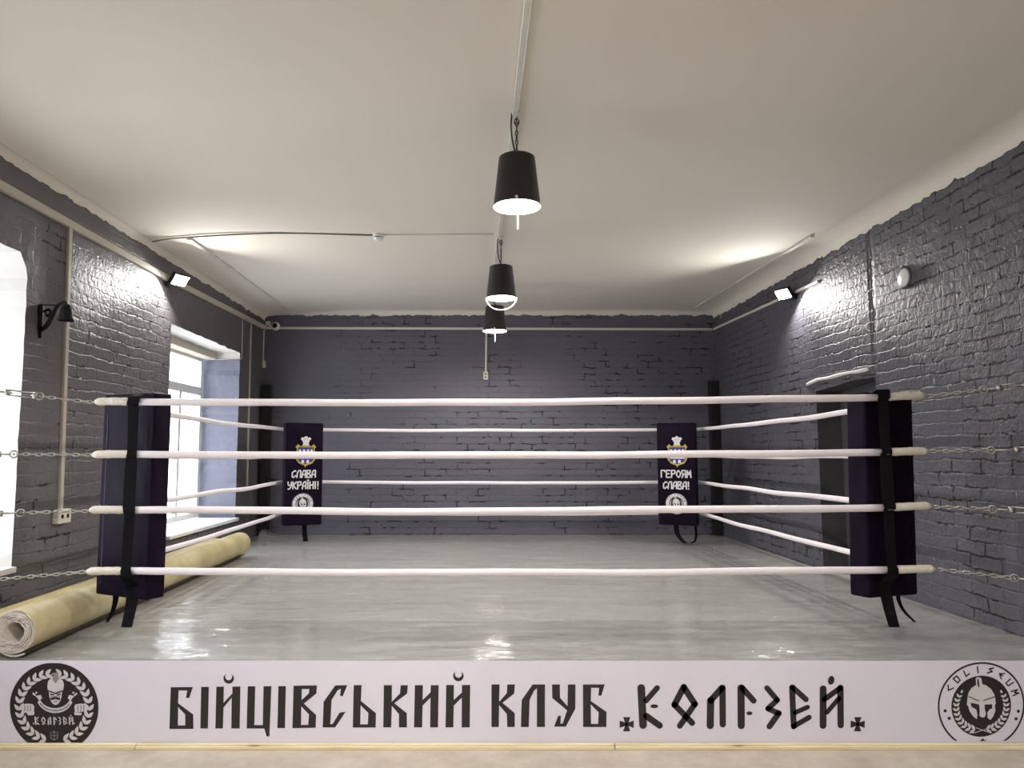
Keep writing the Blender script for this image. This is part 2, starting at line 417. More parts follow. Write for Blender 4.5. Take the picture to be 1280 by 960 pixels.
ZTOP = 3.12
WT = .40
win1 = ragged_rect(2.45, 4.16, .70, 2.46, .010, .07, 3, .10)
win2 = ragged_rect(6.14, 7.94, .64, 2.41, .008, .06, 5)
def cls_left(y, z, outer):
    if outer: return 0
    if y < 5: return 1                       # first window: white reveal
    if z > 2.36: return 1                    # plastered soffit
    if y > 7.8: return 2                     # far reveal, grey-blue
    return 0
wall_left = wall_panel('wall_left', [(YF, -.05), (YB + .3, -.05), (YB + .3, ZTOP), (YF, ZTOP)], [win1, win2], XL, -WT, M_left, cls_left, (M_plaster_lit_ledge, M_jamb))

NY0, NY1, NZ = 5.26, 6.20, 1.865
outer_r = [(YF, -.05), (NY0, -.05), (NY0, 1.0), (NY0 + .006, NZ + .01), (NY0 + .3, NZ + .02), (NY0 + .6, NZ), (NY1, NZ - .015), (NY1 - .004, 1.2), (NY1, -.05), (YB + .3, -.05), (YB + .3, ZTOP), (YF, ZTOP)]
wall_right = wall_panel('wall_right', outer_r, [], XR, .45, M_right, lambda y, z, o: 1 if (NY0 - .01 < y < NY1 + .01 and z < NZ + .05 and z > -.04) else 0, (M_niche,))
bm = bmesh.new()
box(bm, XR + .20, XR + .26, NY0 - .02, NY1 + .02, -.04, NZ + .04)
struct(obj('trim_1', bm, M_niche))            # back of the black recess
bm = bmesh.new()                              # brick ledge above the recess, coloured white in place of floodlight glare
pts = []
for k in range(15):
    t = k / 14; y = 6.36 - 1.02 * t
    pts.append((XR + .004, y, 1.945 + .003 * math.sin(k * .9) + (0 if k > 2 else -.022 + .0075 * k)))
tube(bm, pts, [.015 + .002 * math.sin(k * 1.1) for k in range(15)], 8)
struct(obj('trim_2', bm, M_plaster_lit_ledge))
bm = bmesh.new(); box(bm, XL - WT, XR + .45, YB, YB + .3, -.05, ZTOP); struct(obj('wall_back', bm, M_back))
bm = bmesh.new(); box(bm, XL - WT, XR + .45, YF - .3, YF, -.05, ZTOP); struct(obj('wall_front', bm, M_back))
bm = bmesh.new(); box(bm, XL - .3, XR + .3, YF - .2, YB + .2, -.2, 0); struct(obj('floor', bm, M_floor))

# ceiling with rounded, ragged whitewash coving running down onto the paint
def zc(x):
    # the old ceiling dips a little towards both side walls
    return ZC - .085 * max(0, (XL + 1.1 - x) / 1.1) ** 2 - .02 * max(0, (x - XR + .9) / .9) ** 2
def ceiling():
    bm = bmesh.new(); cl, cr, cb = .05, .15, .07
    xs = [XL + cl + (XR - XL - cl - cr) * i / 40 for i in range(41)]; ys = [YF + .02 + (YB - YF - .04) * i / 420 for i in range(421)]
    def h(x, y): return zc(x) + .012 * noise.noise(Vector((x * .5, y * .5, 3.1))) + .004 * noise.noise(Vector((x * 2.2, y * 2.2, 8)))
    g = [[bm.verts.new((x, y, h(x, y))) for x in xs] for y in ys]
    for j in range(420):
        for i in range(40): bm.faces.new((g[j][i], g[j][i + 1], g[j + 1][i + 1], g[j + 1][i])).smooth = True
    def cove(rail, outdir, low, wd):
        prev = None
        for idx, v in enumerate(rail):
            x, y, z = v.co; col = [v]
            for k in range(1, 7):
                a = k / 6 * PI / 2
                off = (wd - .003) * math.sin(a); dz = (z - low) * (1 - math.cos(a)) 
                if k == 6: dz += .020 * noise.noise(Vector((x * 9, y * 9, 1))) + .016 * noise.noise(Vector((x * 31, y * 31, 4)))
                col.append(bm.verts.new((x + outdir[0] * off, y + outdir[1] * off, z - dz)))
            if prev:
                for k in range(6):
                    bm.faces.new((prev[k], prev[k + 1], col[k + 1], col[k])).smooth = True
            prev = col
    def fine(p, q, n):                       # extra rail points for a ragged edge
        return [bm.verts.new(p + (q - p) * i / n) for i in range(n + 1)]
    for (p, q, d, low, wd) in (((XL + cl, YF + .02), (XL + cl, YB - .02), (-1, 0), 2.925, cl), ((XR - cr, YF + .02), (XR - cr, YB - .02), (1, 0), 2.945, cr),
                           ((XL + .02, YB - cb), (XR - .02, YB - cb), (0, 1), 2.99, cb), ((XL + .02, YF + cb), (XR - .02, YF + cb), (0, -1), 2.96, cb)):
        n = 420 if d[0] else 200
        rail = [bm.verts.new((p[0] + (q[0] - p[0]) * i / n, p[1] + (q[1] - p[1]) * i / n, 0)) for i in range(n + 1)]
        for v in rail: v.co.z = h(v.co.x, v.co.y) - .001
        cove(rail, d, low, wd)
    o = obj('ceiling', bm, M_ceil)
    return struct(o)
ceiling()
bm = bmesh.new(); box(bm, XL - WT, XR + .45, YF - .3, YB + .3, ZTOP, ZTOP + .1); struct(obj('ceiling_slab', bm, M_ceil))

# ------------------------------------------------------------------ windows
def window(n, y0, y1, z0, z1, sill_x, sill_y0, sill_y1):
    xf = XL - .385                             # room side of the frame
    root = bpy.data.objects.new('window_%d' % n, None); COL.objects.link(root); root.location = (xf, (y0 + y1) / 2, z0); struct(root)
    def P(bmx, name, m): 
        o = obj(name, bmx, m, root); 
        o.matrix_parent_inverse = Matrix.Translation(-Vector(root.location)); return o
    d = .06; tr = z0 + (z1 - z0) * .755; w = .055
    bm = bmesh.new()
    box(bm, xf - d, xf, y0, y1, z0, z0 + w); box(bm, xf - d, xf, y0, y1, z1 - w, z1)
    box(bm, xf - d, xf, y0, y0 + w, z0 + w, z1 - w); box(bm, xf - d, xf, y1 - w, y1, z0 + w, z1 - w)
    box(bm, xf - d, xf + .004, y0 + w, y1 - w, tr, tr + .085)
    P(bm, 'window_frame', M_white)
    ym = [y0 + (y1 - y0) * f for f in (1 / 3, 2 / 3)]
    bm = bmesh.new()
    for y in ym: box(bm, xf - d, xf + .003, y - .028, y + .028, z0 + w, tr)
    P(bm, 'mullion', M_white)
    bm = bmesh.new(); box(bm, xf - .034, xf - .028, y0 + w - .01, y1 - w + .01, z0 + w - .01, tr + .01); P(bm, 'lower_pane', M_glass)
    bm = bmesh.new(); box(bm, xf - .034, xf - .028, y0 + w - .01, y1 - w + .01, tr + .075, z1 - w + .01); P(bm, 'upper_pane', M_glass)
    bm = bmesh.new(); box(bm, xf - .002, sill_x, sill_y0, sill_y1, z0 - .035, z0 - .002, .008)
    P(bm, 'window_sill', M_white)
window(1, 2.46, 4.14, .72, 2.44, XL + .05, 2.47, 4.13)
window(2, 6.16, 7.92, .66, 2.36, XL + .05, 6.16, 7.92)
bm = bmesh.new()                                # plaster fill stepping down at the second window's head; beige paints in shade
box(bm, XL - .385, XL - .24, 6.16, 7.92, 2.335, 2.42, .01); struct(obj('trim_3', bm, M_soffit_shade))

# ------------------------------------------------------------------ ring platform, banner, battens
plat = thing('ring_platform', 'low boxing ring platform covered with grey mats under clear plastic film', 'boxing ring', ((XL + XR) / 2, (YE + YB) / 2, 0))
def PP(o, root):
    o.matrix_parent_inverse = Matrix.Translation(-Vector(root.location)); return o
bm = bmesh.new(); box(bm, XL + .004, XR - .004, YE, YB - .004, .004, ZRING - .03)
PP(obj('deck', bm, M_pine, plat), plat)
bm = bmesh.new(); box(bm, XL + .004, XR - .004, YE - .002, YB - .004, ZRING - .03, ZRING - .005, .004); box(bm, XR - .004, XR + .195, NY0 + .01, NY1 - .01, .004, ZRING - .006)
PP(obj('mat', bm, M_mat, plat), plat)
def film(x0, x1, y0, y1, z, nx, ny, amp, lip):
    bm = bmesh.new(); g = []
    for j in range(ny + 1):
        row = []
        for i in range(nx + 1):
            x = x0 + (x1 - x0) * i / nx; y = y0 + (y1 - y0) * j / ny
            q = Vector((x * 2.2, y * 5.5, z * 9)); zz = z + amp * abs(noise.noise(q)) + amp * .7 * abs(noise.noise(Vector((x * 9, y * 5, 2))))
            if lip and j == 0: zz += .006 * abs(noise.noise(Vector((x * 4, 7, 1))))
            row.append(bm.verts.new((x, y, zz)))
        g.append(row)
    for j in range(ny):
        for i in range(nx): bm.faces.new((g[j][i], g[j][i + 1], g[j + 1][i + 1], g[j + 1][i])).smooth = True
    return bm
PP(obj('plastic_film', film(XL + .01, XR - .01, YE + .002, YB - .01, ZRING - .003, 110, 120, .004, False), M_film, plat), plat)
PP(obj('plastic_film_strip', film(XL + .01, XR - .01, YE - .001, 4.35, ZRING + .002, 160, 24, .006, True), M_film2, plat), plat)

bm = bmesh.new(); g = []                          # corner of the sheet turned up by the back left post
for j in range(13):
    g.append([]); v = j / 12
    for i in range(9):
        u = i / 8; b0 = Vector((-2.22 + .30 * v, 7.72 + .95 * v, 0)); b1 = Vector((-2.40 + .02 * v, 8.18 + .45 * v, 0))
        q = b0.lerp(b1, u); up = .105 * u ** 2 * math.sin(PI * min(1, .15 + v * .9)) + .008 * noise.noise(Vector((u * 4, v * 5, 2))) * u
        g[-1].append(bm.verts.new((q.x, q.y, ZRING + .006 + max(0, up))))
for j in range(12):
    for i in range(8): bm.faces.new((g[j][i], g[j][i + 1], g[j + 1][i + 1], g[j + 1][i])).smooth = True
PP(obj('turned_up_film', bm, M_film2, plat), plat)

def art_mesh(name, shapes, plane, mats, parent, root):
    """flat print: shapes = list of (loops, material index, layer); plane(u, v, layer) -> point"""
    bm = bmesh.new()
    for loops, mi, layer in shapes:
        loops = [lp for lp in loops if len(lp) > 2]
        tris = tessellate_polygon([[Vector((u, v, 0)) for u, v in lp] for lp in loops])
        flat = [p for lp in loops for p in lp]; vs = [bm.verts.new(plane(u, v, layer)) for u, v in flat]
        for t in tris:
            try: f = bm.faces.new([vs[i] for i in t]); f.material_index = mi
            except ValueError: pass
    me = bpy.data.meshes.new(name); bm.to_mesh(me); bm.free()
    for m in mats: me.materials.append(m)
    o = bpy.data.objects.new(name, me); COL.objects.link(o); o.parent = parent
    if root is not None: o.matrix_parent_inverse = Matrix.Translation(-Vector(root.location))
    return o

def capsule(a, b2, w, n=8):
    (x0, y0), (x1, y1) = a, b2; ang = math.atan2(y1 - y0, x1 - x0); r = w / 2; pts = []
    for k in range(n + 1): t = ang + PI / 2 + PI * k / n; pts.append((x0 + r * math.cos(t), y0 + r * math.sin(t)))
    for k in range(n + 1): t = ang - PI / 2 + PI * k / n; pts.append((x1 + r * math.cos(t), y1 + r * math.sin(t)))
    return pts
def strokes(lines, w):
    return [[capsule(a, b2, w)] for ln in lines for a, b2 in zip(ln, ln[1:])]
def ell(cx, cy, rx, ry, rot=0, n=20, a0=0, a1=2 * PI):
    c, s = math.cos(rot), math.sin(rot); full = abs(a1 - a0 - 2 * PI) < 1e-6
    return [(cx + rx * math.cos(a0 + (a1 - a0) * k / n) * c - ry * math.sin(a0 + (a1 - a0) * k / n) * s,
             cy + rx * math.cos(a0 + (a1 - a0) * k / n) * s + ry * math.sin(a0 + (a1 - a0) * k / n) * c) for k in range(n + (0 if full else 1))]
def leaf(cx, cy, ang, L, w):
    pts = []
    for k in range(7): t = k / 6; pts.append((t * L, w / 2 * math.sin(PI * t ** .8)))
    for k in range(1, 6): t = 1 - k / 6; pts.append((t * L, -w / 2 * math.sin(PI * t ** .8)))
    c, s = math.cos(ang), math.sin(ang); return [(cx + x * c - y * s, cy + x * s + y * c) for x, y in pts]
def crescent(cx, cy, r):
    o = [(cx + r * math.cos(a), cy + r * math.sin(a)) for a in [math.radians(-55 + 290 * k / 20) for k in range(21)]]
    i = [(cx + r * .66 * math.cos(a), cy - r * .38 + r * .72 * math.sin(a)) for a in [math.radians(222 - 264 * k / 16) for k in range(17)]]
    return o + i
def shift(shape, s, ox, oy): return [[(ox + u * s, oy + v * s) for u, v in lp] for lp in shape]

S1 = .2344
G1 = [  # big slab letters, first crop
 [[(60,207),(178,206),(158,264),(140,264),(148,224),(102,224),(98,292),(178,352),(178,428),(50,428)], [(98,312),(135,352),(135,410),(95,410)]],
 [[(222,205),(263,205),(255,426),(215,426)]],
 [[(303,204),(343,204),(340,290),(388,240),(388,204),(431,203),(425,426),(380,426),(384,262),(340,315),(335,426),(295,426)]],
 [crescent(369, 160, 28)],
 [[(470,202),(510,202),(503,408),(548,408),(554,202),(596,201),(583,468),(568,468),(556,426),(462,426)]],
 [[(633,201),(673,201),(666,424),(626,424)]],
 [[(714,199),(838,197),(835,240),(768,294),(833,355),(830,422),(706,424)], [(757,216),(798,216),(795,240),(756,276)], [(754,308),(795,352),(790,407),(752,407)]],
 [[(936,197),(1000,196),(975,256),(961,252),(966,214),(948,224),(916,275),(908,403),(920,403),(958,342),(990,338),(934,420),(868,420),(873,285)]],
 [[(1034,196),(1076,196),(1072,280),(1152,345),(1150,421),(1028,421)], [(1070,302),(1112,345),(1108,404),(1068,404)]],
]
G2 = [  # big slab letters, second crop
 [[(0,196),(43,196),(42,285),(86,240),(90,196),(128,196),(124,240),(55,292),(122,345),(122,420),(80,420),(80,350),(42,305),(38,420),(-4,420)]],
 [[(165,196),(208,196),(206,275),(248,235),(250,196),(292,196),(288,420),(246,420),(248,262),(206,305),(203,420),(160,420)]],
 [[(332,195),(373,195),(372,275),(415,235),(416,195),(460,195),(457,420),(414,420),(415,262),(372,305),(370,420),(328,420)]],
 [crescent(397, 147, 28)],
 [[(573,192),(616,192),(614,285),(655,238),(657,192),(698,192),(694,240),(632,290),(697,345),(697,418),(657,418),(655,350),(614,302),(612,418),(573,418)]],
 [[(792,192),(858,192),(858,418),(815,418),(815,212),(800,225),(776,275),(772,418),(730,418),(734,275)]],
 [[(895,192),(937,192),(938,262),(978,308),(980,192),(1020,192),(1020,320),(970,416),(907,416),(928,360),(943,358),(941,400),(953,400),(976,330),(897,265)]],
 [[(1060,192),(1176,192),(1158,252),(1142,252),(1146,210),(1104,210),(1102,280),(1186,338),(1186,418),(1062,418)], [(1102,298),(1144,340),(1142,402),(1104,402)]],
]
def cap_list(*segs): return [[capsule(a, b2, w)] for a, b2, w in segs]
RUNES = (cap_list(((155,186),(165,360),36), ((230,186),(178,246),26), ((180,318),(243,362),30)) + [[ell(217,272,18,9)]]
 + cap_list(((355,182),(312,265),30), ((312,265),(396,350),28), ((355,182),(408,262),30), ((408,262),(338,363),28))
 + cap_list(((481,362),(482,245),34), ((482,245),(534,186),30), ((537,186),(540,356),30))
 + cap_list(((624,186),(627,362),34), ((630,186),(684,246),28)) + [[ell(665,305,14,9)]]
 + cap_list(((746,186),(795,243),26), ((795,243),(752,283),26), ((752,283),(803,305),26), ((803,305),(760,366),28))
 + cap_list(((864,184),(874,366),28), ((868,184),(930,240),26), ((880,302),(938,276),22), ((874,366),(946,324),24))
 + cap_list(((1010,190),(1012,362),32), ((1091,186),(1095,360),30), ((1016,240),(1091,186),26), ((1030,300),(1085,235),22)) + [[ell(1047,150,15,21,.2)]])
def cross_pattee(cx, cy, r):
    out = []
    for k in range(4):
        a = k * PI / 2; c, s = math.cos(a), math.sin(a)
        q = [(0, -.16 * r), (r, -.52 * r), (r, .52 * r), (0, .16 * r)]
        out.append([[(cx + x * c - y * s, cy + x * s + y * c) for x, y in q]])
    return out + [[ell(cx, cy, .22 * r, .22 * r)]]

YBAN = YE - .008
ban = thing('banner', 'long white banner with black lettering across the front of the ring platform', 'banner', (.13, YBAN, 0))
def ban_plane(u, v, layer):                     # photo-proportioned layout on the banner, metres
    x = (u - 598) * (.003690 - (v - 826) * .00000048)
    z = ZRING - (v - 826) * .003548
    return (x, YBAN - .0012 - .0005 * layer, z)
bm = bmesh.new(); nx = 120; g = []
for j in range(7):
    g.append([])
    for i in range(nx + 1):
        x = XL + .006 + (XR - XL - .012) * i / nx; z = .008 + (ZRING + .003 - .008) * j / 6
        if j == 6: z += .0025 * noise.noise(Vector((x * 3, 1, 1)))
        g[-1].append(bm.verts.new((x, YBAN, z)))
for j in range(6):
    for i in range(nx): bm.faces.new((g[j][i], g[j][i + 1], g[j + 1][i + 1], g[j + 1][i])).smooth = True
back = [[bm.verts.new(v.co + Vector((0, .001, 0))) for v in row] for row in g]
for j in range(6):
    for i in range(nx): bm.faces.new((back[j][i + 1], back[j][i], back[j + 1][i], back[j + 1][i + 1])).smooth = True
cloth = PP(obj('banner_cloth', bm, M_banner, ban), ban)
for word in ([(shift(s, S1, 200, 810), 0, 0) for s in G1] + [(shift(s, S1, 480, 810), 0, 0) for s in G2[:4]], [(shift(s, S1, 480, 810), 0, 0) for s in G2[4:]]):
    art_mesh('lettering', word, ban_plane, [M_ink], ban, ban)
sh = [(shift(s, .2656, 760, 810), 0, 0) for s in RUNES]
for cx in (88, 1175): sh += [(shift(s, .2656, 760, 810), 0, 0) for s in cross_pattee(cx, 356, 33)]
art_mesh('rune_lettering', sh, ban_plane, [M_ink], ban, ban)

# round emblem at the left: laurel, scalp-locked fighter's head, ribbon, fists, runes
def clip_disc(cx, cy, rx, ry, lo, hi, n=64):
    return [(x, min(hi, max(lo, y))) for x, y in ell(cx, cy, rx, ry, 0, n)]
def emblem_left():
    s = [([clip_disc(545, 508, 443, 446, 66, 886)], 0, 0)]
    for sg in (-1, 1):
        for k in range(14):
            a = math.radians(104 + k * 11.6); R = 352 - 22 * abs(k - 6.5) / 6.5
            x = 545 + sg * (R * math.cos(a)); y = 508 - R * 1.02 * math.sin(a)
            tang = math.atan2(math.cos(a) * 1.02, math.sin(a))              # towards the top of the wreath
            for off, LL in ((.62, 90), (-.55, 82)):
                t = tang + off; dx, dy = math.cos(t), -abs(1) * math.sin(t)
                ang = math.atan2(-math.cos(a + PI / 2) * 0 + math.sin(t) * -1, math.cos(t))
                ux, uy = math.sin(a), math.cos(a)                            # unit tangent pointing up the wreath (left side)
                c, sn = math.cos(off), math.sin(off)
                vx, vy = ux * c - uy * sn, ux * sn + uy * c
                s.append(([leaf(x, y, math.atan2(vy, sg * vx), LL, 37)], 1, 1))
    # head
    s.append(([[(482,290),(490,245),(520,218),(545,210),(560,232),(578,210),(610,218),(640,245),(648,290),(640,330),(628,350),(622,400),(608,445),(585,475),(560,486),(535,475),(512,445),(500,400),(494,350),(484,330)]], 1, 1))
    s.append(([[(562,270),(535,230),(548,190),(515,180),(545,160),(575,165),(570,130),(595,165),(592,195),(600,225)]], 2, 2))   # scalp lock
    for q in ([(490,335),(560,362),(632,335),(628,350),(566,378),(496,350)], [(505,368),(548,378),(545,392),(512,384)], [(574,378),(618,368),(612,384),(578,392)],
              [(510,418),(560,404),(610,418),(606,436),(562,424),(514,436)], [(540,448),(582,448),(578,456),(544,456)]): s.append(([q], 0, 3))
    s.append(([[(512,400),(560,392),(608,400),(600,440),(562,428),(520,440)]], 2, 2))
    # ribbon
    o = ell(555, 400, 185, 165, 0, 20, math.radians(20), math.radians(160)); i = ell(555, 388, 158, 128, 0, 20, math.radians(160), math.radians(20))
    s.append(([o + i], 1, 1))
    for k in range(22):
        a = math.radians(148 - k * 5.4); s.append(([ell(555 + 172 * math.cos(a), 394 + 147 * math.sin(a), 6, 9, 0, 6)], 0, 2))
    for sg in (-1, 1):
        X = lambda v: 555 + sg * v
        s.append(([[(X(160),440),(X(128),420),(X(140),385),(X(168),388),(X(178),410)]], 1, 1))
        for (x, y) in ((185, 362), (200, 385), (180, 400), (214, 372)): s.append(([ell(X(x), y, 11, 10, 0, 8)], 1, 1))
        # fist
        bx = 282 if sg < 0 else 812
        s.append(([[(bx - 65,500),(bx - 50,478),(bx,470),(bx + 50,476),(bx + 66,500),(bx + 62,545),(bx + sg * -68,560),(bx + sg * -60,585),(bx + sg * 0,588),(bx + sg * 10,562),(bx - 58,558)]], 1, 2))
        for k in (-28, 2, 30): s.append(([capsule((bx + k, 486), (bx + k, 545), 6)], 0, 3))
    s += [(shift(q, .40, 348 - 140 * .40, 600 - 180 * .40 + 4), 1, 1) for q in RUNES]
    for cx in (335, 745): s.append(([ell(cx, 668, 7, 7, 0, 8)], 1, 1))
    # faint small trident
    s += [([capsule(a, b2, 6)], 2, 1) for a, b2 in (((540,740),(540,835)), ((505,750),(505,810)), ((575,750),(575,810)), ((505,810),(540,835)), ((575,810),(540,835)), ((515,790),(565,790)), ((522,765),(540,740)), ((558,765),(540,740)))]
    return [([[(lu / 8, 820 + lv / 8) for lu, lv in lp] for lp in loops], mi, la) for loops, mi, la in s]
art_mesh('emblem', emblem_left(), ban_plane, [M_ink, M_print, M_printgrey], ban, ban)['label'] = 'round black emblem with laurel wreath'

def arc_band(cx, cy, r0, r1, a0, a1, n=60):
    return ell(cx, cy, r1, r1, 0, n, a0, a1) + ell(cx, cy, r0, r0, 0, n, a1, a0)
def helmet_emblem(clip_bottom=None, ring_dark=0, disc=None):
    """ring, circular word, wreath and crested helmet, drawn on a 1040 x 960 sheet; 0 dark, 1 light"""
    s = []
    if disc: s.append(([ell(607, 490, 440, 440, 0, 48)], 1, 0))
    if clip_bottom:
        s.append(([arc_band(607, 490, 417, 434, math.radians(124), math.radians(416))], 0, 1))
    else:
        s.append(([ell(607, 490, 434, 434, 0, 48), ell(607, 490, 417, 417, 0, 48)], 0, 1))
    letters = {'C': [[(1,0),(0,.45),(1,1)]], 'O': [[(0,0),(1,.1),(.9,.95),(.1,1),(0,0)]], 'L': [[(.1,0),(.1,1),(1,.8)]], 'I': [[(.5,0),(.5,1)]],
               'S': [[(1,0),(.15,.3),(.9,.6),(0,1)]], 'E': [[(1,0),(.1,.45),(1,1)],[(.1,.45),(.9,.5)]], 'U': [[(0,0),(.1,1),(.9,1),(1,0)]], 'M': [[(0,1),(.1,0),(.5,.6),(.9,0),(1,1)]]}
    for k, ch in enumerate('COLISEUM'):
        a = math.radians(208 + k * 18.4 + (2 if k > 3 else 0)); R = 360; cx, cy = 607 + R * math.cos(a), 490 + R * math.sin(a); rot = a + PI / 2
        h, w = 62, (46 if ch != 'I' else 20)
        for ln in letters[ch]:
            q = [((x - .5) * w, (y - .5) * h) for x, y in ln]; c, sn = math.cos(rot), math.sin(rot)
            q = [(cx + x * c - y * sn, cy + x * sn + y * c) for x, y in q]
            s += [([capsule(p0, p1, 13)], 0, 1) for p0, p1 in zip(q, q[1:])]
    for x, y in ((248,543),(290,617),(980,547),(958,622)): s.append(([ell(x, y, 16, 16, 0, 12)], 0, 1))
    s.append(([ell(607, 496, 298, 304, 0, 48)], 0, 1))
    for sg in (-1, 1):
        for k in range(11):
            t = k / 10; a = math.radians(212 - t * 108)                     # left wreath, top to bottom
            R = 244 + 6 * math.sin(t * PI); x = 607 + sg * (-1) * R * math.cos(PI - a) * -1 if False else 607 + (R * math.cos(a) if sg < 0 else -R * math.cos(a)); y = 496 - R * 1.02 * math.sin(a) * -1 if False else 496 + R * math.sin(PI - a + PI) * -1
            ux, uy = -math.sin(a) , math.cos(a)
            if uy > 0: ux, uy = -ux, -uy
            if sg > 0: ux = -ux
            for off in ((.75, -.75) if k else (0,)):
                c, sn = math.cos(off), math.sin(off)
                s.append(([leaf(x, y, math.atan2(ux * sn + uy * c, ux * c - uy * sn), 40 + 26 * t, 22 + 8 * t)], 1, 2))
    # helmet
    s.append(([[(470,395),(480,355),(505,315),(545,288),(605,276),(650,288),(700,325),(730,370),(742,400),(752,470),(742,490),(750,540),(728,600),(700,635),(672,610),(668,560),(690,530),(712,520),(714,478),(640,480),(642,520),(655,570),(645,605),(615,610),(590,590),(592,540),(585,480),(500,462),(508,500),(560,530),(570,580),(566,628),(530,600),(490,545),(478,500),(462,480)]], 1, 2))
    s.append(([[(545,215),(570,205),(600,215),(615,290),(580,315),(550,285)]], 1, 3))
    s.append(([[(560,225),(572,222),(584,300),(576,310),(562,280)]], 0, 4))
    s += [([capsule(a, b2, 8)], 0, 4) for a, b2 in (((478,400),(580,444)), ((738,402),(628,440)))]
    s.append(([[(500,464),(560,474),(585,484),(582,560),(560,530),(512,504)]], 0, 3)); s.append(([[(640,484),(714,476),(716,515),(690,528),(668,545),(650,520)]], 0, 3))
    s += [([capsule(a, b2, 6)], 1, 2) for a, b2 in (((530,765),(700,712)), ((720,765),(560,712)))]
    if clip_bottom: s += [([[(595,825),(605,840),(630,815),(655,840),(668,825),(660,845),(603,845)]], 0, 1)]
    return s
sh = [([[(1150 + u / 8, 820 + min(v, 842) / 8) for u, v in lp] for lp in loops], mi, la) for loops, mi, la in helmet_emblem(True)]
art_mesh('helmet_emblem', sh, ban_plane, [M_ink, M_print], ban, ban)['label'] = 'round emblem with crested helmet and circular word'

for (x0, x1, lab) in ((XL + .01, -1.555, 'short pine batten under the round black emblem at the left end of the banner'),
                      (-1.55, .615, 'long pine batten under the black slab lettering of the banner'),
                      (.62, XR - .01, 'pine batten under the rune word and the helmet emblem of the banner')):
    root = thing('pine_batten', lab, 'batten', ((x0 + x1) / 2, YBAN - .018, 0), 'pine battens along the floor')
    h = (x1 - x0) / 2
    bm = bmesh.new(); box(bm, -h, h, -.012, .012, 0, .015, .002, 1); obj('lower_strip', bm, M_pine, root)
    bm = bmesh.new(); box(bm, -h, h, -.004, .014, .015, .024, .002, 1); obj('upper_strip', bm, M_pine, root)

# ------------------------------------------------------------------ corner posts at the back
for x, y, lab, top in ((-2.493, 8.72, 'black steel corner post in the back left corner by the window', 2.13), (2.775, 8.72, 'black steel corner post in the back right corner', 2.175),
                       (-2.517, 3.58, 'black steel corner post at the front left end of the ring, beside the linoleum rolls', 2.13), (2.774, 3.58, 'black steel corner post at the front right end of the ring', 2.13)):
    root = thing('corner_post', lab, 'post', (x, y, ZRING + .008), 'black corner posts')
    bm = bmesh.new(); box(bm, -.05, .05, -.05, .05, .012, top - ZRING - .006, .004, 2); obj('shaft', bm, M_black, root)
    bm = bmesh.new(); box(bm, -.0525, .0525, -.0525, .0525, top - ZRING - .006, top - ZRING, .002, 1); obj('top_cap', bm, M_black, root)
    bm = bmesh.new(); box(bm, -.055, .055, -.055, .055, .004, .012, .002, 1); obj('base_plate', bm, M_black, root)

# ------------------------------------------------------------------ ropes
RR = .0185
LEV = ['top', 'second', 'third', 'bottom']
CFL, CFR, CBL, CBR = (-1.995, 3.845), (2.325, 3.845), (-2.125, 8.10), (2.38, 8.10)
ZF_L = [1.597, 1.326, 1.040, .734]; ZF_R = [1.630, 1.345, 1.062, .748]
ZM = [1.607, 1.333, 1.048, .742]
ZS = [1.590, 1.305, 1.022, .690]                # back corners
GR = 'white ring ropes'
def wob(p, q, n, amp, seed):
    p, q = Vector(p), Vector(q); out = []
    for i in range(n + 1):
        t = i / n; v = p.lerp(q, t)
        out.append(v + Vector((0, 0, amp * noise.noise(Vector((t * 5, seed * 3.3, 1))) * math.sin(PI * t) ** .5 - .012 * math.sin(PI * t))))
    return out
for k in range(4):
    zl, zr = ZF_L[k], ZF_R[k]
    root = thing('ring_rope', ['topmost white rope along the front of the ring, its taped ends reaching past both pads', 'second white rope from the top along the front of the ring, crossing the pad shields',
                               'third white rope from the top along the front of the ring', 'lowest white rope along the front of the ring, just above the mat'][k], 'rope', (.16, 3.85, (zl + zr) / 2), GR)
    yo = 3.85
    pts = wob((CFL[0] + .21, yo, zl + .004), (CFR[0] - .23, yo, zr - .006), 40, .010, k)
    bm = bmesh.new(); tube(bm, pts, [RR * (1 + .07 * noise.noise(Vector((i * .9, k * 5, 2)))) for i in range(len(pts))], 12)
    PP(obj('rope_cover', bm, M_rope, root), root)
    for sgn, c, z0 in ((-1, CFL, zl), (1, CFR, zr)):
        inner = pts[0] if sgn < 0 else pts[-1]
        a = inner + Vector((-sgn * .004, 0, 0)); e = Vector((c[0], c[1], z0 + (.004 if k in (0, 2) else 0)))
        path = smooth_path([a, a.lerp(e, .45) + Vector((0, -.004, .002)), a.lerp(e, .8) + Vector((0, 0, .002)), e], 5)
        n = len(path); rr = [(.0205 + .003 * noise.noise(Vector((i * .8, k * 2 + sgn, 5)))) * (1 if i < n - 4 else (1 - .13 * (i - n + 4) ** 1.3)) for i in range(n)]
        bm = bmesh.new(); tube(bm, path, rr, 12); PP(obj('taped_end', bm, M_tape, root), root)['label'] = 'cream taped rope end'
side = [('left', CFL, CBL, ZF_L), ('right', CFR, CBR, ZF_R)]
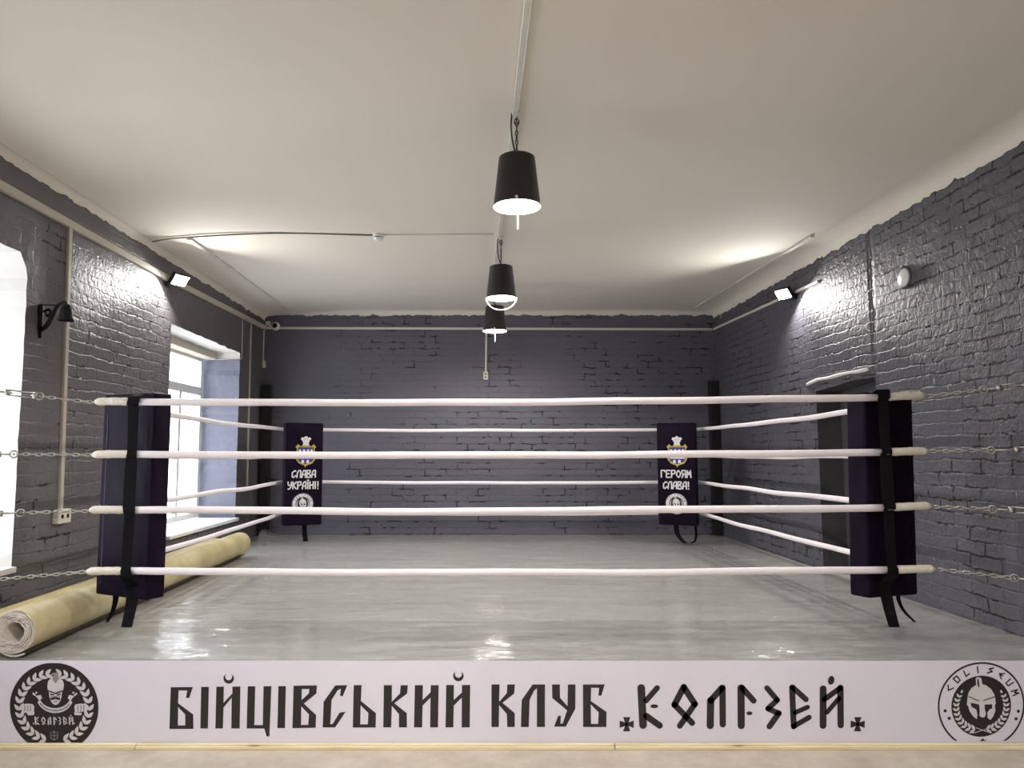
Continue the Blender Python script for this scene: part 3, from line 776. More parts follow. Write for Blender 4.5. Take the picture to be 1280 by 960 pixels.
for nm, cf, cb, zf in side:
    for k in range(4):
        dx = -.065 if nm == 'left' else .07
        p = (cf[0] + dx, cf[1] + .305, min(zf[k], ZS[k] + .02)); q = (cb[0], cb[1], ZS[k])
        bm = bmesh.new(); pts = [Vector(v) - Vector((cf[0], cf[1], 0)) for v in wob(p, q, 26, .014, k + (9 if nm == 'left' else 17))]
        tube(bm, pts, [RR * (1 + .08 * noise.noise(Vector((i * .9, k * 5, 7)))) for i in range(len(pts))], 12)
        o = obj('ring_rope', bm, M_rope, None, loc=(cf[0], cf[1], 0))
        tag(o, '%s white rope along the %s side of the ring, by the %s' % (['topmost', 'second highest', 'third highest', 'lowest'][k], nm, {'left': 'window', 'right': 'black recess'}[nm]), 'rope', GR)
for k in range(4):
    bm = bmesh.new(); pts = [Vector(v) - Vector((0, 8.1, 0)) for v in wob((CBL[0] + .03, CBL[1], ZS[k]), (CBR[0] - .03, CBR[1], ZS[k]), 26, .008, k + 30)]
    tube(bm, pts, RR, 12)
    o = obj('ring_rope', bm, M_rope, None, loc=(0, 8.1, 0))
    tag(o, '%s white rope along the back of the ring between the two printed pads' % ['topmost', 'second highest', 'third highest', 'lowest'][k], 'rope', GR)

# ------------------------------------------------------------------ tensioners: chain, ring, turnbuckle, eye plate
def tensioner(a, b2, t_chain, t_tb0, t_tb1, label, group, plate_n, wire=.0034):
    a, b2 = Vector(a), Vector(b2); d = b2 - a; t = d.normalized(); P_ = lambda f: a + d * f
    root = thing('rope_tensioner', label, 'rope tensioner', tuple(a), group)
    up = Vector((0, 0, 1)); v = t.cross(up).normalized(); u = v.cross(t).normalized()
    bm = bmesh.new(); chain(bm, P_(0) - t * .02, P_(t_chain), .036, wire, .021); PP(obj('chain', bm, M_zinc, root), root)
    bm = bmesh.new(); c = P_(t_chain) + t * .012
    tube(bm, [c + t * .017 * math.cos(2 * PI * k / 16) + u * .017 * math.sin(2 * PI * k / 16) for k in range(16)], .0042, 6, closed=True)
    tube(bm, [c - v * .022, c + v * .022], .005, 8)
    PP(obj('shackle', bm, M_zinc, root), root)
    tb = thing_part = bpy.data.objects.new('turnbuckle', None); COL.objects.link(tb); tb.parent = root
    for f0, f1 in ((P_(t_chain) + t * .026, P_(t_tb0) + t * .02), (P_(t_tb1) - t * .02, P_(1))):
        bm = bmesh.new(); tube(bm, [f0, f1], .0045, 8)
        o = obj('threaded_rod', bm, M_zinc, tb); o.matrix_parent_inverse = Matrix.Translation(-Vector(root.location))
    bm = bmesh.new()
    for sg in (-1, 1): tube(bm, [P_(t_tb0) + u * .0125 * sg, P_(t_tb1) + u * .0125 * sg], .0042, 8)
    for f in (t_tb0, t_tb1): tube(bm, [P_(f) - t * .011, P_(f) + t * .011], .0155, 10)
    o = obj('turnbuckle_body', bm, M_zinc, tb); o.matrix_parent_inverse = Matrix.Translation(-Vector(root.location))
    bm = bmesh.new(); pn = Vector(plate_n); w = pn.cross(up)
    tube(bm, [P_(1) - pn * .003, P_(1) + pn * .004], .034, 16); tube(bm, [P_(1), P_(1) + pn * .02], .012, 10)
    PP(obj('eye_plate', bm, M_zinc, root), root)
for k in range(4):
    zl = ZF_L[k]; dz = (.052, .006, .003, -.011)[k]
    tensioner((CFL[0], CFL[1], zl), (-2.464, 3.585, zl + dz), (.44, .62, .54, .74)[k], (.50, .76, .72, .83)[k], (.72, .92, .92, .95)[k],
              'galvanised chain and turnbuckle pulling the %s front rope to the left' % LEV[k], 'rope tensioners at the front', (1, 0, 0))
    zr = ZF_R[k]; dz = (.043, .008, -.005, -.025)[k]
    tensioner((CFR[0] + .002, CFR[1], zr), (2.721, 3.60, zr + dz), (.52, .55, .53, .68)[k], (.68, .80, .72, .84)[k], (.92, .94, .94, .95)[k],
              'galvanised chain and turnbuckle pulling the %s front rope to the right' % LEV[k], 'rope tensioners at the front', (-1, 0, 0))
for nm, c, px in (('left', CBL, -2.47), ('right', CBR, 2.752)):
    for k in range(4):
        e = (px, 8.668, ZS[k] + .02)
        root = thing('post_chain', 'short chain from the %s back rope to the black %s corner post' % (LEV[k], nm), 'chain', (c[0], c[1], ZS[k]), 'chains at the back posts')
        bm = bmesh.new(); chain(bm, c + (ZS[k],), e, .05, .004, .026, 5, 10); PP(obj('links', bm, M_black, root), root)
        bm = bmesh.new(); ev = Vector(e); tube(bm, [ev + Vector((.016 * math.cos(2 * PI * q / 12), 0, .016 * math.sin(2 * PI * q / 12))) for q in range(12)], .004, 6, closed=True)
        PP(obj('eye_ring', bm, M_black, root), root)

# ------------------------------------------------------------------ corner pads
PADZ0, PADZ1 = .585, 1.652
PW, PT = .40, .115
def pad_body():
    bm = bmesh.new(); nx, nz = 8, 18; hw, ht = PW / 2, PT / 2
    box(bm, -hw, hw, -ht, ht, PADZ0, PADZ1, .016, 3)
    bmesh.ops.subdivide_edges(bm, edges=[e for e in bm.edges if e.calc_length() > .2], cuts=14, use_grid_fill=True)
    for v in bm.verts:
        n_ = noise.noise(Vector((v.co.x * 9, v.co.z * 5, v.co.y * 3)))
        if abs(v.co.x) < hw - .02 and PADZ0 + .03 < v.co.z < PADZ1 - .03: v.co.y += (.006 * n_ + .006 * math.sin(PI * (v.co.x / PW + .5))) * (1 if v.co.y > 0 else -1)
    return bm
FONT = {  # simple heavy letters: strokes on a 0..1 x 0..1 sheet, y down
 'С': [[(1,.12),(.75,0),(.1,.3),(.1,.9),(.4,1),(1,.72)]], 'Л': [[(0,1),(.12,.35),(.5,0),(.95,0),(.95,1)]], 'А': [[(0,1),(.15,.3),(.5,0),(.95,0),(.95,1)],[(.1,.6),(.95,.6)]],
 'В': [[(.05,0),(.05,1),(.9,1),(.95,.65),(.3,.48),(.9,.25),(.85,0),(.05,0)]], 'У': [[(.02,0),(.1,.45),(.9,.5)],[(.95,0),(.9,.6),(.4,1),(.05,1)]], 'К': [[(.05,0),(.05,1)],[(.95,0),(.15,.5),(.95,1)]],
 'Р': [[(.05,1),(.05,0),(.9,0),(.9,.4),(.1,.58)]], 'Ї': [[(.5,0),(.5,1)],[(.1,-.22),(.2,-.22)],[(.8,-.22),(.9,-.22)]], 'Н': [[(.05,0),(.05,1)],[(.95,0),(.95,1)],[(.05,.55),(.95,.42)]],
 'І': [[(.5,0),(.5,1)]], '!': [[(.5,0),(.5,.65)],[(.5,.95),(.5,1)]], 'Г': [[(.05,1),(.05,0),(.95,0),(.9,.2)]], 'Е': [[(.95,0),(.05,0),(.05,1),(.95,1)],[(.05,.48),(.75,.48)]],
 'О': [[(.5,0),(.05,.3),(.05,.7),(.5,1),(.95,.7),(.95,.3),(.5,0)]], 'Я': [[(.95,1),(.95,0),(.1,0),(.1,.45),(.95,.55)],[(.5,.52),(.05,1)]], 'М': [[(.02,1),(.1,0),(.5,.6),(.9,0),(.98,1)]]}
def words(txt, x0, x1, y0, y1, w):
    wide = [(.42 if c in 'ІЇ!' else 1.0) for c in txt]; tot = sum(wide) + .30 * (len(txt) - 1); cw = (x1 - x0) / tot; x = x0; out = []
    for c, ww in zip(txt, wide):
        for ln in FONT[c]:
            q = [(x + px * cw * ww, y0 + py * (y1 - y0)) for px, py in ln]; out += [([capsule(a, b2, w, 3)], 1, 1) for a, b2 in zip(q, q[1:])]
        x += cw * (ww + .30)
    return out
def pad_print(lines):
    """sheet units: 250 across the pad, 680 down it, origin top left"""
    s = []
    # crest: mural crown, gold-rimmed shield, blue field, white windows
    for q in ([(112,152),(116,126),(150,126),(154,152)], [(106,112),(160,112),(154,130),(112,130)], ell(111,108,11,10,0,12), ell(133,101,13,11,0,12), ell(155,108,11,10,0,12)): s.append(([q], 1, 1))
    s.append(([[(108,150),(158,150),(164,160),(188,142),(190,152),(200,158),(196,168),(190,176),(198,205),(196,245),(176,272),(140,284),(132,298),(124,284),(92,272),(70,245),(68,205),(76,176),(70,168),(66,158),(76,152),(80,142),(102,160)]], 3, 1))
    s.append(([[(82,164),(184,164),(184,248),(170,262),(134,276),(98,262),(82,248)]], 2, 2))
    for x in (86, 112, 138, 162): s.append(([[(x + 3,178),(x + 15,178),(x + 19,202),(x,202)]], 1, 3))
    s.append(([[(86,212),(182,212),(182,240),(86,240)]], 1, 3))
    for x in (104, 136): s.append(([[(x + 4,248),(x + 18,248),(x + 20,268),(x,268)]], 1, 3))
    y = 318
    for txt, x0, x1 in lines:
        s += words(txt, x0, x1, y, y + 46, 8.5); y += 75
    for loops, mi, la in helmet_emblem(None, 0, True):
        s.append(([[(120 + (u - 607) * .158, 538 + (v - 490) * .158) for u, v in lp] for lp in loops], 0 if mi == 0 else 1, la + 1))
    return s
def strap_path(levels, yface, top, bottom, over, ybase):
    """(y, z) of a strap running down the outside of the pad and over each rope"""
    p = [(yface, top)]
    for z in levels:
        p += [(over + .008, z + .034), (over, z + .012), (over, z - .012), (over + .012, z - .036)]
    return p + [(yface, levels[-1] - .09), (yface, bottom + .1), (ybase, bottom)]
# front pads, seen from behind; strap over the ropes
for nm, cx, cy, rz, sx, lab in (('l', -1.845, 4.005, math.radians(-27), -1.785, 'black corner pad at the front left of the ring, in front of the window'),
                                ('r', 2.137, 4.015, math.radians(27), 2.100, 'black corner pad at the front right of the ring, in front of the black recess')):
    root = thing('corner_pad', lab, 'corner pad', (cx, cy, 0), 'black ring corner pads'); tilt = .040 if nm == 'r' else 0.0; root.rotation_euler = (0, tilt, rz)
    obj('pad_body', pad_body(), M_pad, root)
    bm = bmesh.new(); sgn = -1 if nm == 'l' else 1
    for sg in (sgn,):
        tube(bm, [(sg * (PW / 2 - .045), -PT / 2 - .002, PADZ0 + .06 + (PADZ1 - PADZ0 - .16) * i / 20) for i in range(21)], .003, 6)
    obj('seam', bm, M_thread if nm == 'l' else M_pad, root)
    inv = Matrix.Rotation(-tilt, 4, 'Y') @ Matrix.Rotation(-rz, 4, 'Z') @ Matrix.Translation((-cx, -cy, 0))
    zz = ZF_L if nm == 'l' else ZF_R
    fy = cy - .075
    bm = bmesh.new()
    path = strap_path(zz, 3.905, PADZ1 - .01, .455, 3.85 - .0265, 3.86)
    pts = smooth_path([inv @ Vector((sx + (.004 if nm == 'l' else .0) * math.sin(i * 1.3) + (.012 if nm == 'r' and i > 17 else 0), y, z)) for i, (y, z) in enumerate(path)], 4)
    ribbon(bm, pts, [.056 + .007 * math.sin(i * .21) for i in range(len(pts))], inv.to_3x3() @ Vector((1, 0, 0)))
    obj('strap', bm, M_strap, root)
    bm = bmesh.new(); tx = -1.93 if nm == 'l' else 2.235; o_ = -.035 if nm == 'l' else .075
    q = smooth_path([inv @ Vector(p) for p in ((tx, 4.03, .62), (tx + .0, 4.03, .56), (tx + o_ * .35, 4.03, .50), (tx + o_, 4.02, .445))], 5)
    ribbon(bm, q, [.034 - .0012 * i for i in range(len(q))], inv.to_3x3() @ Vector((.9, .4, 0)))
    obj('strap_tail', bm, M_strap, root)
# back pads, printed faces towards the ring
for nm, cx, cy, rz, lines, lab in (('l', -1.853, 7.86, math.radians(26), (('СЛАВА', 46, 200), ('УКРАЇНІ!', 22, 222)), 'black printed corner pad at the back left of the ring, beside the window corner'),
                                   ('r', 2.100, 7.86, math.radians(-26), (('ГЕРОЯМ', 26, 218), ('СЛАВА!', 38, 206)), 'black printed corner pad at the back right of the ring, beside the corner post')):
    root = thing('corner_pad', lab, 'corner pad', (cx, cy, 0), 'black ring corner pads'); root.rotation_euler = (0, 0, rz)
    obj('pad_body', pad_body(), M_pad, root)
    art_mesh('print', pad_print(lines), lambda u, v, la: ((u - 125) / 250 * PW, -PT / 2 - .0135 - .0008 * la, PADZ1 - v / 680 * (PADZ1 - PADZ0)), [M_ink, M_print, M_navy, M_gold], root, None)
    inv = Matrix.Rotation(-rz, 4, 'Z') @ Matrix.Translation((-cx, -cy, 0))
    bm = bmesh.new()
    sgx = 1 if nm == 'l' else -1
    a = [(.03 * sgx, .0, .60), (.035 * sgx, 0, .50), (.045 * sgx, -.01, ZRING + .03)] if nm == 'l' else [(-.03, 0, .60), (-.02, 0, .50), (.03, -.02, ZRING + .05), (.07, -.03, ZRING + .02)]
    ribbon(bm, smooth_path(a, 6), .05, (1, 0, 0)); obj('strap', bm, M_strap, root)
    if nm == 'r':
        bm = bmesh.new(); ribbon(bm, smooth_path([(.165, .02, .60), (.17, .02, .50), (.16, 0, .43), (.12, -.01, ZRING + .02)], 6), .025, (.8, .5, 0)); obj('strap_tail', bm, M_strap, root)

# ------------------------------------------------------------------ linoleum rolls on the ring edge
def roll(label, x0, x1, y0, y1, r, core, turns, m_out, tail):
    root = thing('linoleum_roll', label, 'flooring roll', ((x0 + x1) / 2, (y0 + y1) / 2, ZRING + .012), 'rolls of flooring by the left wall')
    pitch = (r - core) / turns; th = pitch * .80; N_ = 30; sec = []
    tot = int(turns * N_)
    for i in range(tot + 1):
        a = -PI / 2 + .55 - (turns * 2 * PI) * (1 - i / tot); rr = core + pitch * (i / N_) + .0012 * math.sin(i * .37)
        if i > tot - 7 and tail: rr += .0007 * (i - tot + 7) ** 1.25
        sec.append((rr * math.cos(a), rr * math.sin(a), (rr - th) * math.cos(a), (rr - th) * math.sin(a)))
    zc = r + .002; ns = 10; rows = []
    bmo, bmi = bmesh.new(), bmesh.new()
    def pos(s, x, z): 
        t = s / ns; return (x0 + (x1 - x0) * t + x - root.location.x, y0 + (y1 - y0) * t - root.location.y + .003 * math.sin(x * 300) * (1 if s in (0, ns) else 0), zc + z + .003 * noise.noise(Vector((t * 4, 2, r * 90))))
    out = [[bmo.verts.new(pos(s, q[0], q[1])) for q in sec] for s in range(ns + 1)]
    for s in range(ns):
        for i in range(tot): bmo.faces.new((out[s][i], out[s][i + 1], out[s + 1][i + 1], out[s + 1][i])).smooth = True
    obj('wear_layer', bmo, m_out, root)
    o2 = [[bmi.verts.new(pos(s, q[0] * .9995, q[1] * .9995)) for q in sec] for s in range(ns + 1)]
    i2 = [[bmi.verts.new(pos(s, q[2], q[3])) for q in sec] for s in range(ns + 1)]
    for s in range(ns):
        for i in range(tot): bmi.faces.new((i2[s][i], i2[s + 1][i], i2[s + 1][i + 1], i2[s][i + 1])).smooth = True
    for s in (0, ns):
        for i in range(tot): bmi.faces.new((o2[s][i], i2[s][i], i2[s][i + 1], o2[s][i + 1]))
    obj('felt_backing', bmi, M_felt, root)['label'] = 'pale felt backing showing as a spiral end'
roll('tan linoleum roll nearest the ring, its spiral end over the front edge', -2.165, -2.205, 3.545, 6.95, .108, .052, 6, M_roll, True)
roll('second linoleum roll lying along the left wall behind the nearest roll', -2.368, -2.395, 3.56, 6.85, .087, .040, 5, M_roll2, False)

# ------------------------------------------------------------------ pendant bucket lamps
def pendant(label, x, y, ztop, zrim, yaw, handle_tilt, w_scale=1.0):
    """black bucket shade hung mouth down on a chain, white inside, wire handle below"""
    root = thing('pendant_lamp', label, 'pendant lamp', (x, y, zrim), 'black bucket pendant lamps in a row')
    H = ztop - zrim; R0, R1 = .090, .118
    bm = bmesh.new(); lathe(bm, [(0, H), (R0 - .006, H), (R0, H - .004), (R0 + .001, H - .012), (R1 - .001, .012), (R1 + .003, .006), (R1 + .003, 0), (R1 - .0005, 0)], 40)
    obj('shade', bm, M_shade, root)
    bm = bmesh.new(); lathe(bm, [(R1 - .0005, 0), (R1 - .003, .010), (R0 - .003, H - .012), (0, H - .008)], 40)
    obj('shade_lining', bm, M_shade_in, root)['label'] = 'white inside of the shade'
    bm = bmesh.new(); lathe(bm, [(0, H - .012), (.02, H - .012), (.022, H - .06), (.018, H - .075), (0, H - .075)], 20); obj('bulb_socket', bm, M_black, root)
    bm = bmesh.new(); lathe(bm, [(.014, H - .07), (.02, H - .085), (.030, H - .12), (.033, H - .145), (.028, H - .168), (.014, H - .182), (0, H - .185)], 24); obj('bulb', bm, M_bulb, root)
    bm = bmesh.new(); hr = R1 + .004
    pts = [Vector((hr * math.cos(a), 0, .012 - hr * math.sin(a) * handle_tilt)) for a in [PI * k / 24 for k in range(25)]]
    tube(bm, pts, .0035, 8)
    for sg in (-1, 1): tube(bm, [(sg * (R1 - .004), 0, .012), (sg * (R1 + .009), 0, .012)], .007, 8)
    bmesh.ops.rotate(bm, verts=bm.verts, cent=(0, 0, 0), matrix=Matrix.Rotation(yaw, 3, 'Z'))
    obj('wire_handle', bm, M_shade_in, root)['label'] = 'white wire bucket handle hanging below'
    L = ZC - zrim
    bm = bmesh.new(); chain(bm, (0, 0, H - .004), (0, 0, L - .028), .030, .0028, .017, 6, 12)
    tube(bm, [(.012 * math.cos(2 * PI * k / 12), 0, L - .05 + .016 * math.sin(2 * PI * k / 12)) for k in range(12)], .003, 6, closed=True)
    obj('chain', bm, M_black, root)
    bm = bmesh.new(); tube(bm, smooth_path([(.018, 0, H - .002), (.012, 0, H + .012), (-.008, 0, H + .03), (-.022, 0, H + .09), (-.028, 0, H + .16), (-.024, 0, L - .006)], 6), .0042, 8)
    obj('power_cord', bm, M_black, root)
    bm = bmesh.new()
    tube(bm, smooth_path([(0, 0, L + .004), (0, 0, L - .022), (.008, 0, L - .036), (.002, 0, L - .046)], 5), .003, 8); lathe(bm, [(.016, L + .004), (.016, L - .006), (.004, L - .010), (0, L - .010)], 14)
    obj('ceiling_hook', bm, M_pvc, root)
    ld = bpy.data.lights.new('bulb_light', 'POINT'); ld.energy = PENDANT_W * w_scale; ld.color = (1, .96, .92); ld.shadow_soft_size = .03
    lo = bpy.data.objects.new('bulb_light', ld); COL.objects.link(lo); lo.parent = root; lo.location = (0, 0, .042)
pendant('nearest black bucket pendant lamp, hanging large over the ring', .193, 3.60, 2.815, 2.558, math.radians(86), 1.0)
pendant('middle black bucket pendant lamp, its white handle showing as a loop', .180, 5.75, 2.805, 2.548, math.radians(-4), .86)
pendant('farthest black bucket pendant lamp, just in front of the back wall', .165, 7.40, 2.815, 2.560, math.radians(88), 1.0)
pendant('black bucket pendant lamp above the camera, unseen, added to light the room', .215, 1.45, 2.815, 2.558, math.radians(80), 1.0, BACK_W / PENDANT_W)  # this and the next carry the row on unseen, added for room light
pendant('black bucket pendant lamp behind the camera, unseen, added to light the room', .235, -.9, 2.815, 2.558, math.radians(80), 1.0, BACK_W / PENDANT_W)

def duct(name, label, cat, pts, w, d, m, nrm, group=None):
    """flat cable duct following a surface; nrm = direction away from it"""
    P_ = [Vector(p) for p in pts]; nrm = Vector(nrm).normalized(); c0 = P_[0].copy(); bm = bmesh.new()
    for a, b2 in zip(P_, P_[1:]):
        t = (b2 - a).normalized(); s = t.cross(nrm).normalized(); vs = []
        for p in (a - c0, b2 - c0):
            vs.append([bm.verts.new(p + s * x + nrm * y) for x, y in ((-w / 2, 0), (w / 2, 0), (w / 2, d * .8), (w / 2 - d * .2, d), (-w / 2 + d * .2, d), (-w / 2, d * .8))])
        for k in range(6): bm.faces.new((vs[0][k], vs[0][(k + 1) % 6], vs[1][(k + 1) % 6], vs[1][k]))
        bm.faces.new(vs[0]); bm.faces.new(vs[1])
    o = obj(name, bm, m, None, loc=tuple(c0)); tag(o, label, cat, group); return o
GD = 'white cable ducts'
duct('cable_duct', 'white cable duct running along the middle of the ceiling from lamp to lamp', 'cable duct', [(.235, -.9, ZC - .004), (.187, 2.6, ZC - .004), (.185, 3.5, ZC - .004), (.150, 7.3, ZC - .004)], .03, .016, M_pvc, (0, 0, -1), GD)
duct('cable_duct', 'white ceiling duct left of the lamps, above the left floodlight', 'cable duct', [(-2.262, 5.66, zc(-2.26) + .006), (-2.238, 8.62, zc(-2.24) + .006)], .040, .020, M_pvc, (0, 0, -1), GD)
duct('cable_duct', 'white ceiling duct at the right, above the right floodlight', 'cable duct', [(2.63, 5.70, zc(2.63) + .004), (2.555, 8.62, zc(2.555) + .004)], .032, .016, M_pvc, (0, 0, -1), GD)
duct('cable_duct', 'wide cream cable duct along the left wall below the ceiling', 'cable duct', [(XL, -1.5, 2.735), (XL, 3.87, 2.766), (XL, 6.0, 2.770), (XL, YB - .02, 2.836)], .052, .026, M_pvc_dull, (1, 0, 0), GD)
duct('cable_duct', 'thin white cable duct across the top of the back wall', 'cable duct', [(XL + .03, YB, 2.834), (XR - .02, YB, 2.818)], .028, .016, M_pvc, (0, -1, 0), GD)
duct('cable_duct', 'white cable duct on the right wall running to the floodlight', 'cable duct', [(XR, YB - .02, 2.818), (XR, 6.06, 2.756)], .024, .014, M_pvc, (-1, 0, 0), GD)
duct('cable_duct', 'white vertical duct on the left wall between the windows, ending in a socket', 'cable duct', [(XL, 4.545, 2.745), (XL, 4.60, .99)], .036, .018, M_pvc_dull, (1, 0, 0), GD)
duct('cable_duct', 'thin vertical duct on the left wall between the far window and the corner post', 'cable duct', [(XL, 8.276, 2.79), (XL, 8.293, .97)], .026, .014, M_pvc_dull, (1, 0, 0), GD)
duct('cable_duct', 'short vertical duct at the middle of the back wall down to a socket', 'cable duct', [(.096, YB, 2.81), (.088, YB, 2.30)], .022, .012, M_pvc, (0, -1, 0), GD)
duct('cable_duct', 'hair-thin vertical duct in the back left corner above the corner post', 'cable duct', [(XL, 8.79, 2.80), (XL, 8.79, 2.43)], .012, .008, M_pvc, (1, 0, 0), GD)
def cable(label, pts, r, m, group=None):
    P_ = smooth_path(pts, 6); c0 = P_[0].copy(); bm = bmesh.new(); tube(bm, [p - c0 for p in P_], r, 8); o = obj('cable', bm, m, None, loc=tuple(c0)); tag(o, label, 'cable', group); return o
cable('grey cable across the ceiling from the left wall to the smoke detector', [(XL + .07, 5.56, zc(XL) - .016), (-2.30, 5.60, zc(-2.30) - .010), (-1.6, 5.65, ZC - .006), (-.83, 5.70, ZC - .008)], .006, M_cable)
cable('faint white cable across the ceiling from the smoke detector to the lamp duct', [(-.75, 5.70, ZC - .005), (-.3, 5.69, ZC - .003), (.12, 5.68, ZC - .006)], .004, M_pvc)
cable('thin white wire bent around the head of the far window', [(XL + .005, 7.975, 2.78), (XL + .005, 7.982, 2.5), (XL + .004, 7.985, 2.36), (XL - .01, 7.94, 2.352), (XL - .2, 7.93, 2.342), (XL - .37, 7.925, 2.335)], .005, M_pvc)

# small wall and ceiling fittings
det = thing('smoke_detector', 'small white smoke detector on the ceiling at the end of the grey cable', 'smoke detector', (-.788, 5.704, ZC))
bm = bmesh.new(); lathe(bm, [(0, .008), (.045, .008), (.046, -.012), (.042, -.016), (0, -.016)], 28); obj('mounting_base', bm, M_white, det)
bm = bmesh.new(); lathe(bm, [(.038, -.016), (.040, -.03), (.034, -.044), (.018, -.050), (0, -.050)], 28); obj('sensor_cap', bm, M_white, det)
bm = bmesh.new(); lathe(bm, [(.0395, -.024), (.0410, -.026), (.0395, -.029)], 28); obj('vent_slot', bm, M_dark_in, det)

def socket(label, loc, nrm, w, h, d, holes, cat='socket'):
    root = thing('wall_socket', label, cat, loc, 'small electrical boxes'); n = Vector(nrm); s = Vector((0, 0, 1)).cross(n)
    root.rotation_euler = (0, 0, math.atan2(n.y, n.x))
    bm = bmesh.new(); box(bm, 0, d, -w / 2, w / 2, -h / 2, h / 2, .006, 2); obj('housing', bm, M_socket, root)
    for (y, z) in holes:
        bm = bmesh.new(); tube(bm, [(d - .002, y, z), (d + .0015, y, z)], min(.014, w * .16), 10); obj('outlet', bm, M_dark_in, root)
socket('cream double wall socket at the foot of the vertical duct on the left wall', (XL, 4.60, .95), (1, 0, 0), .14, .085, .04, [(-.03, 0), (.03, 0)])
socket('white wall socket at the middle of the back wall', (.087, YB, 2.255), (0, -1, 0), .058, .095, .035, [(0, .02), (0, -.02)])
socket('small white box hanging below a thin duct in the back left corner', (XL, 8.79, 2.39), (1, 0, 0), .05, .085, .03, [(0, .02)], 'junction box')
socket('grey junction box above the duct beside the camera dome', (-2.53, YB, 2.875), (0, -1, 0), .06, .075, .04, [(0, -.02)], 'junction box')
camr = thing('security_camera', 'round white security camera with a black eye in the back left corner', 'security camera', (-2.44, YB, 2.855)); camr.rotation_euler = (PI / 2, 0, 0)
bm = bmesh.new(); lathe(bm, [(0, 0), (.052, 0), (.052, .03), (.046, .05), (.03, .062)], 28); obj('housing', bm, M_white, camr)
bm = bmesh.new(); lathe(bm, [(.030, .061), (.026, .068), (.014, .076), (0, .079)], 24); obj('lens_dome', bm, M_dark_in, camr)['label'] = 'black lens dome'
vent = thing('vent_cover', 'round white cover plate high on the right brick wall', 'vent cover', (XR, 4.838, 2.497)); vent.rotation_euler = (0, -PI / 2, 0)
bm = bmesh.new(); lathe(bm, [(0, 0), (.062, 0), (.060, .010), (.052, .016), (0, .018)], 32); obj('cover_plate', bm, M_white, vent)
bm = bmesh.new(); lathe(bm, [(.062, 0), (.078, 0), (.076, .006), (.062, .008)], 32); obj('mortar_ring', bm, M_niche, vent)
bkt = thing('wall_bracket', 'tiny pale bracket high on the right wall near the back corner', 'bracket', (XR, 8.55, 2.93))
bm = bmesh.new(); box(bm, -.006, 0, -.03, .03, -.03, .03, .002, 1); obj('plate', bm, M_zinc, bkt)
bm = bmesh.new(); tube(bm, smooth_path([(-.006, 0, .01), (-.04, 0, .01), (-.05, 0, -.01)], 5), .007, 8); obj('hook', bm, M_zinc, bkt)

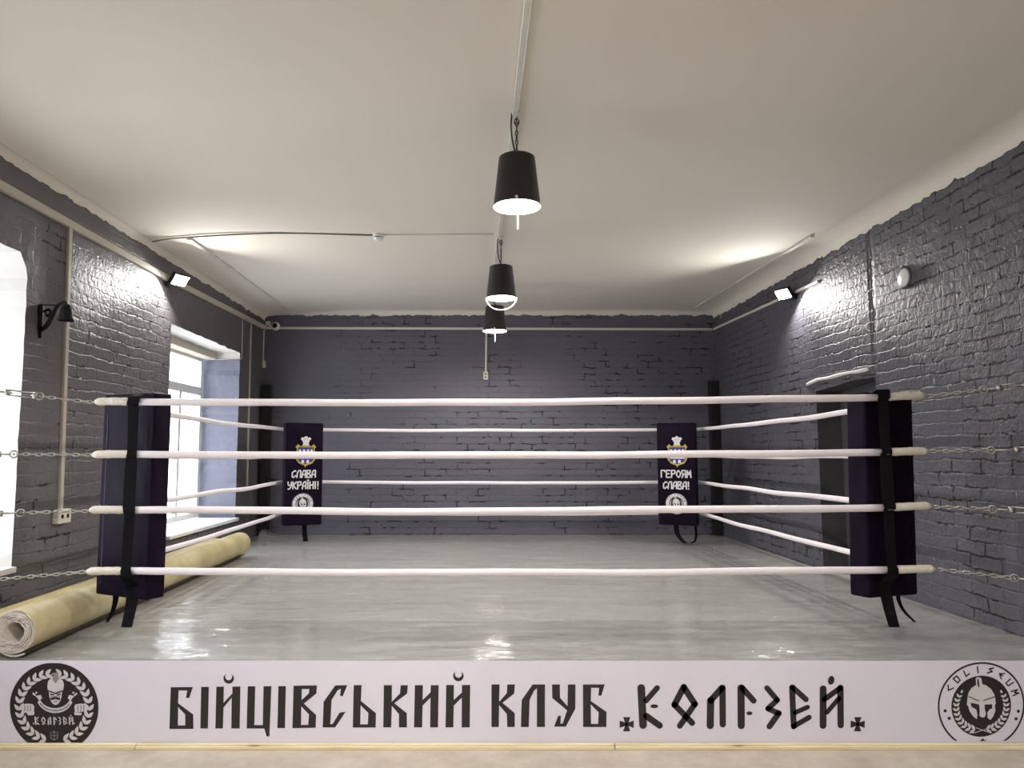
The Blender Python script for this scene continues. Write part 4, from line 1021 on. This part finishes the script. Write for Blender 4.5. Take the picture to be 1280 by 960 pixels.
# ------------------------------------------------------------------ floodlights
def flood(label, loc, aim, inward):
    root = thing('floodlight', label, 'floodlight', loc, 'wall floodlights'); a = Vector(aim).normalized()
    rot = a.to_track_quat('Y', 'Z').to_matrix().to_4x4()
    def R(bm): bmesh.ops.transform(bm, matrix=rot, verts=bm.verts); return bm
    bm = bmesh.new(); box(bm, -.075, .075, -.035, .0, -.055, .055, .006, 2)
    for k in range(7): box(bm, -.06 + k * .02 - .002, -.06 + k * .02 + .002, -.05, -.034, -.045, .045)
    obj('housing', R(bm), M_black, root)
    bm = bmesh.new(); box(bm, -.064, .064, -.001, .004, -.044, .044); obj('lens', R(bm), M_glass_lens, root)
    bm = bmesh.new(); w = Vector((-inward, 0, 0))
    tube(bm, [Vector((0, -.01, 0)), Vector((-inward * .05, .0, -.01)), Vector((-inward * .096, 0, -.01))], .010, 8); box(bm, *sorted((-inward * .096, -inward * .106)), -.03, .03, -.05, .03)
    obj('wall_bracket', bm, M_black, root)
    ld = bpy.data.lights.new('flood_light', 'AREA'); ld.shape = 'RECTANGLE'; ld.size = .13; ld.size_y = .09; ld.energy = FLOOD_W; ld.color = (1, .98, .94)
    lo = bpy.data.objects.new('flood_light', ld); COL.objects.link(lo); lo.parent = root; lo.location = a * .008
    lo.rotation_euler = a.to_track_quat('-Z', 'Y').to_euler()
flood('small bright floodlight on the left wall duct, washing the bricks beside the far window', (XL + .11, 6.02, 2.755), (.74, -.40, -.72), 1)
flood('small bright floodlight on the right wall duct, washing the bricks above the recess', (XR - .11, 6.52, 2.748), (-.74, -.40, -.72), -1)

# ------------------------------------------------------------------ wrought iron sconce
sc = thing('wall_sconce', 'small black wrought iron wall lamp with a bell shade beside the near window', 'wall lamp', (XL, 4.295, 2.10))
bm = bmesh.new()
prof = [(-.095, .006), (-.085, .011), (-.07, .008), (-.05, .012), (-.03, .020), (-.01, .016), (.02, .020), (.05, .026), (.075, .030), (.095, .022), (.105, .012)]
rings = []
for z, w in prof:
    rings.append([bm.verts.new(p) for p in ((.001, -w, z), (.001, w, z), (.012, w * .8, z), (.016, 0, z), (.012, -w * .8, z))])
for a, b2 in zip(rings, rings[1:]):
    for k in range(5): bm.faces.new((a[k], a[(k + 1) % 5], b2[(k + 1) % 5], b2[k]))
bm.faces.new(rings[0]); bm.faces.new(rings[-1])
obj('back_plate', bm, M_iron, sc)
bm = bmesh.new()
p = smooth_path([(.010, 0, -.045), (.045, -.004, -.02), (.075, -.008, .03), (.10, -.012, .085), (.132, -.016, .112), (.155, -.02, .116), (.165, -.02, .100)], 6)
tube(bm, p, [.016 - .011 * i / (len(p) - 1) for i in range(len(p))], 8)
tube(bm, smooth_path([(.02, 0, .06), (.05, -.002, .075), (.065, -.004, .055), (.05, -.003, .035), (.035, -.002, .05)], 6), .008, 8)
obj('scroll_arm', bm, M_iron, sc)
bm = bmesh.new(); tube(bm, [(.008, 0, .104), (.11, -.012, .099)], .0035, 8); obj('stay_rod', bm, M_iron, sc)
bm = bmesh.new(); lathe(bm, [(0, .104), (.012, .103), (.020, .096), (.028, .078), (.033, .052), (.037, .026), (.043, .012), (.045, .005), (.042, .005), (.034, .026), (.029, .06), (.016, .092), (0, .097)], 28, (.165, -.02, 0)); obj('bell_shade', bm, M_iron, sc)
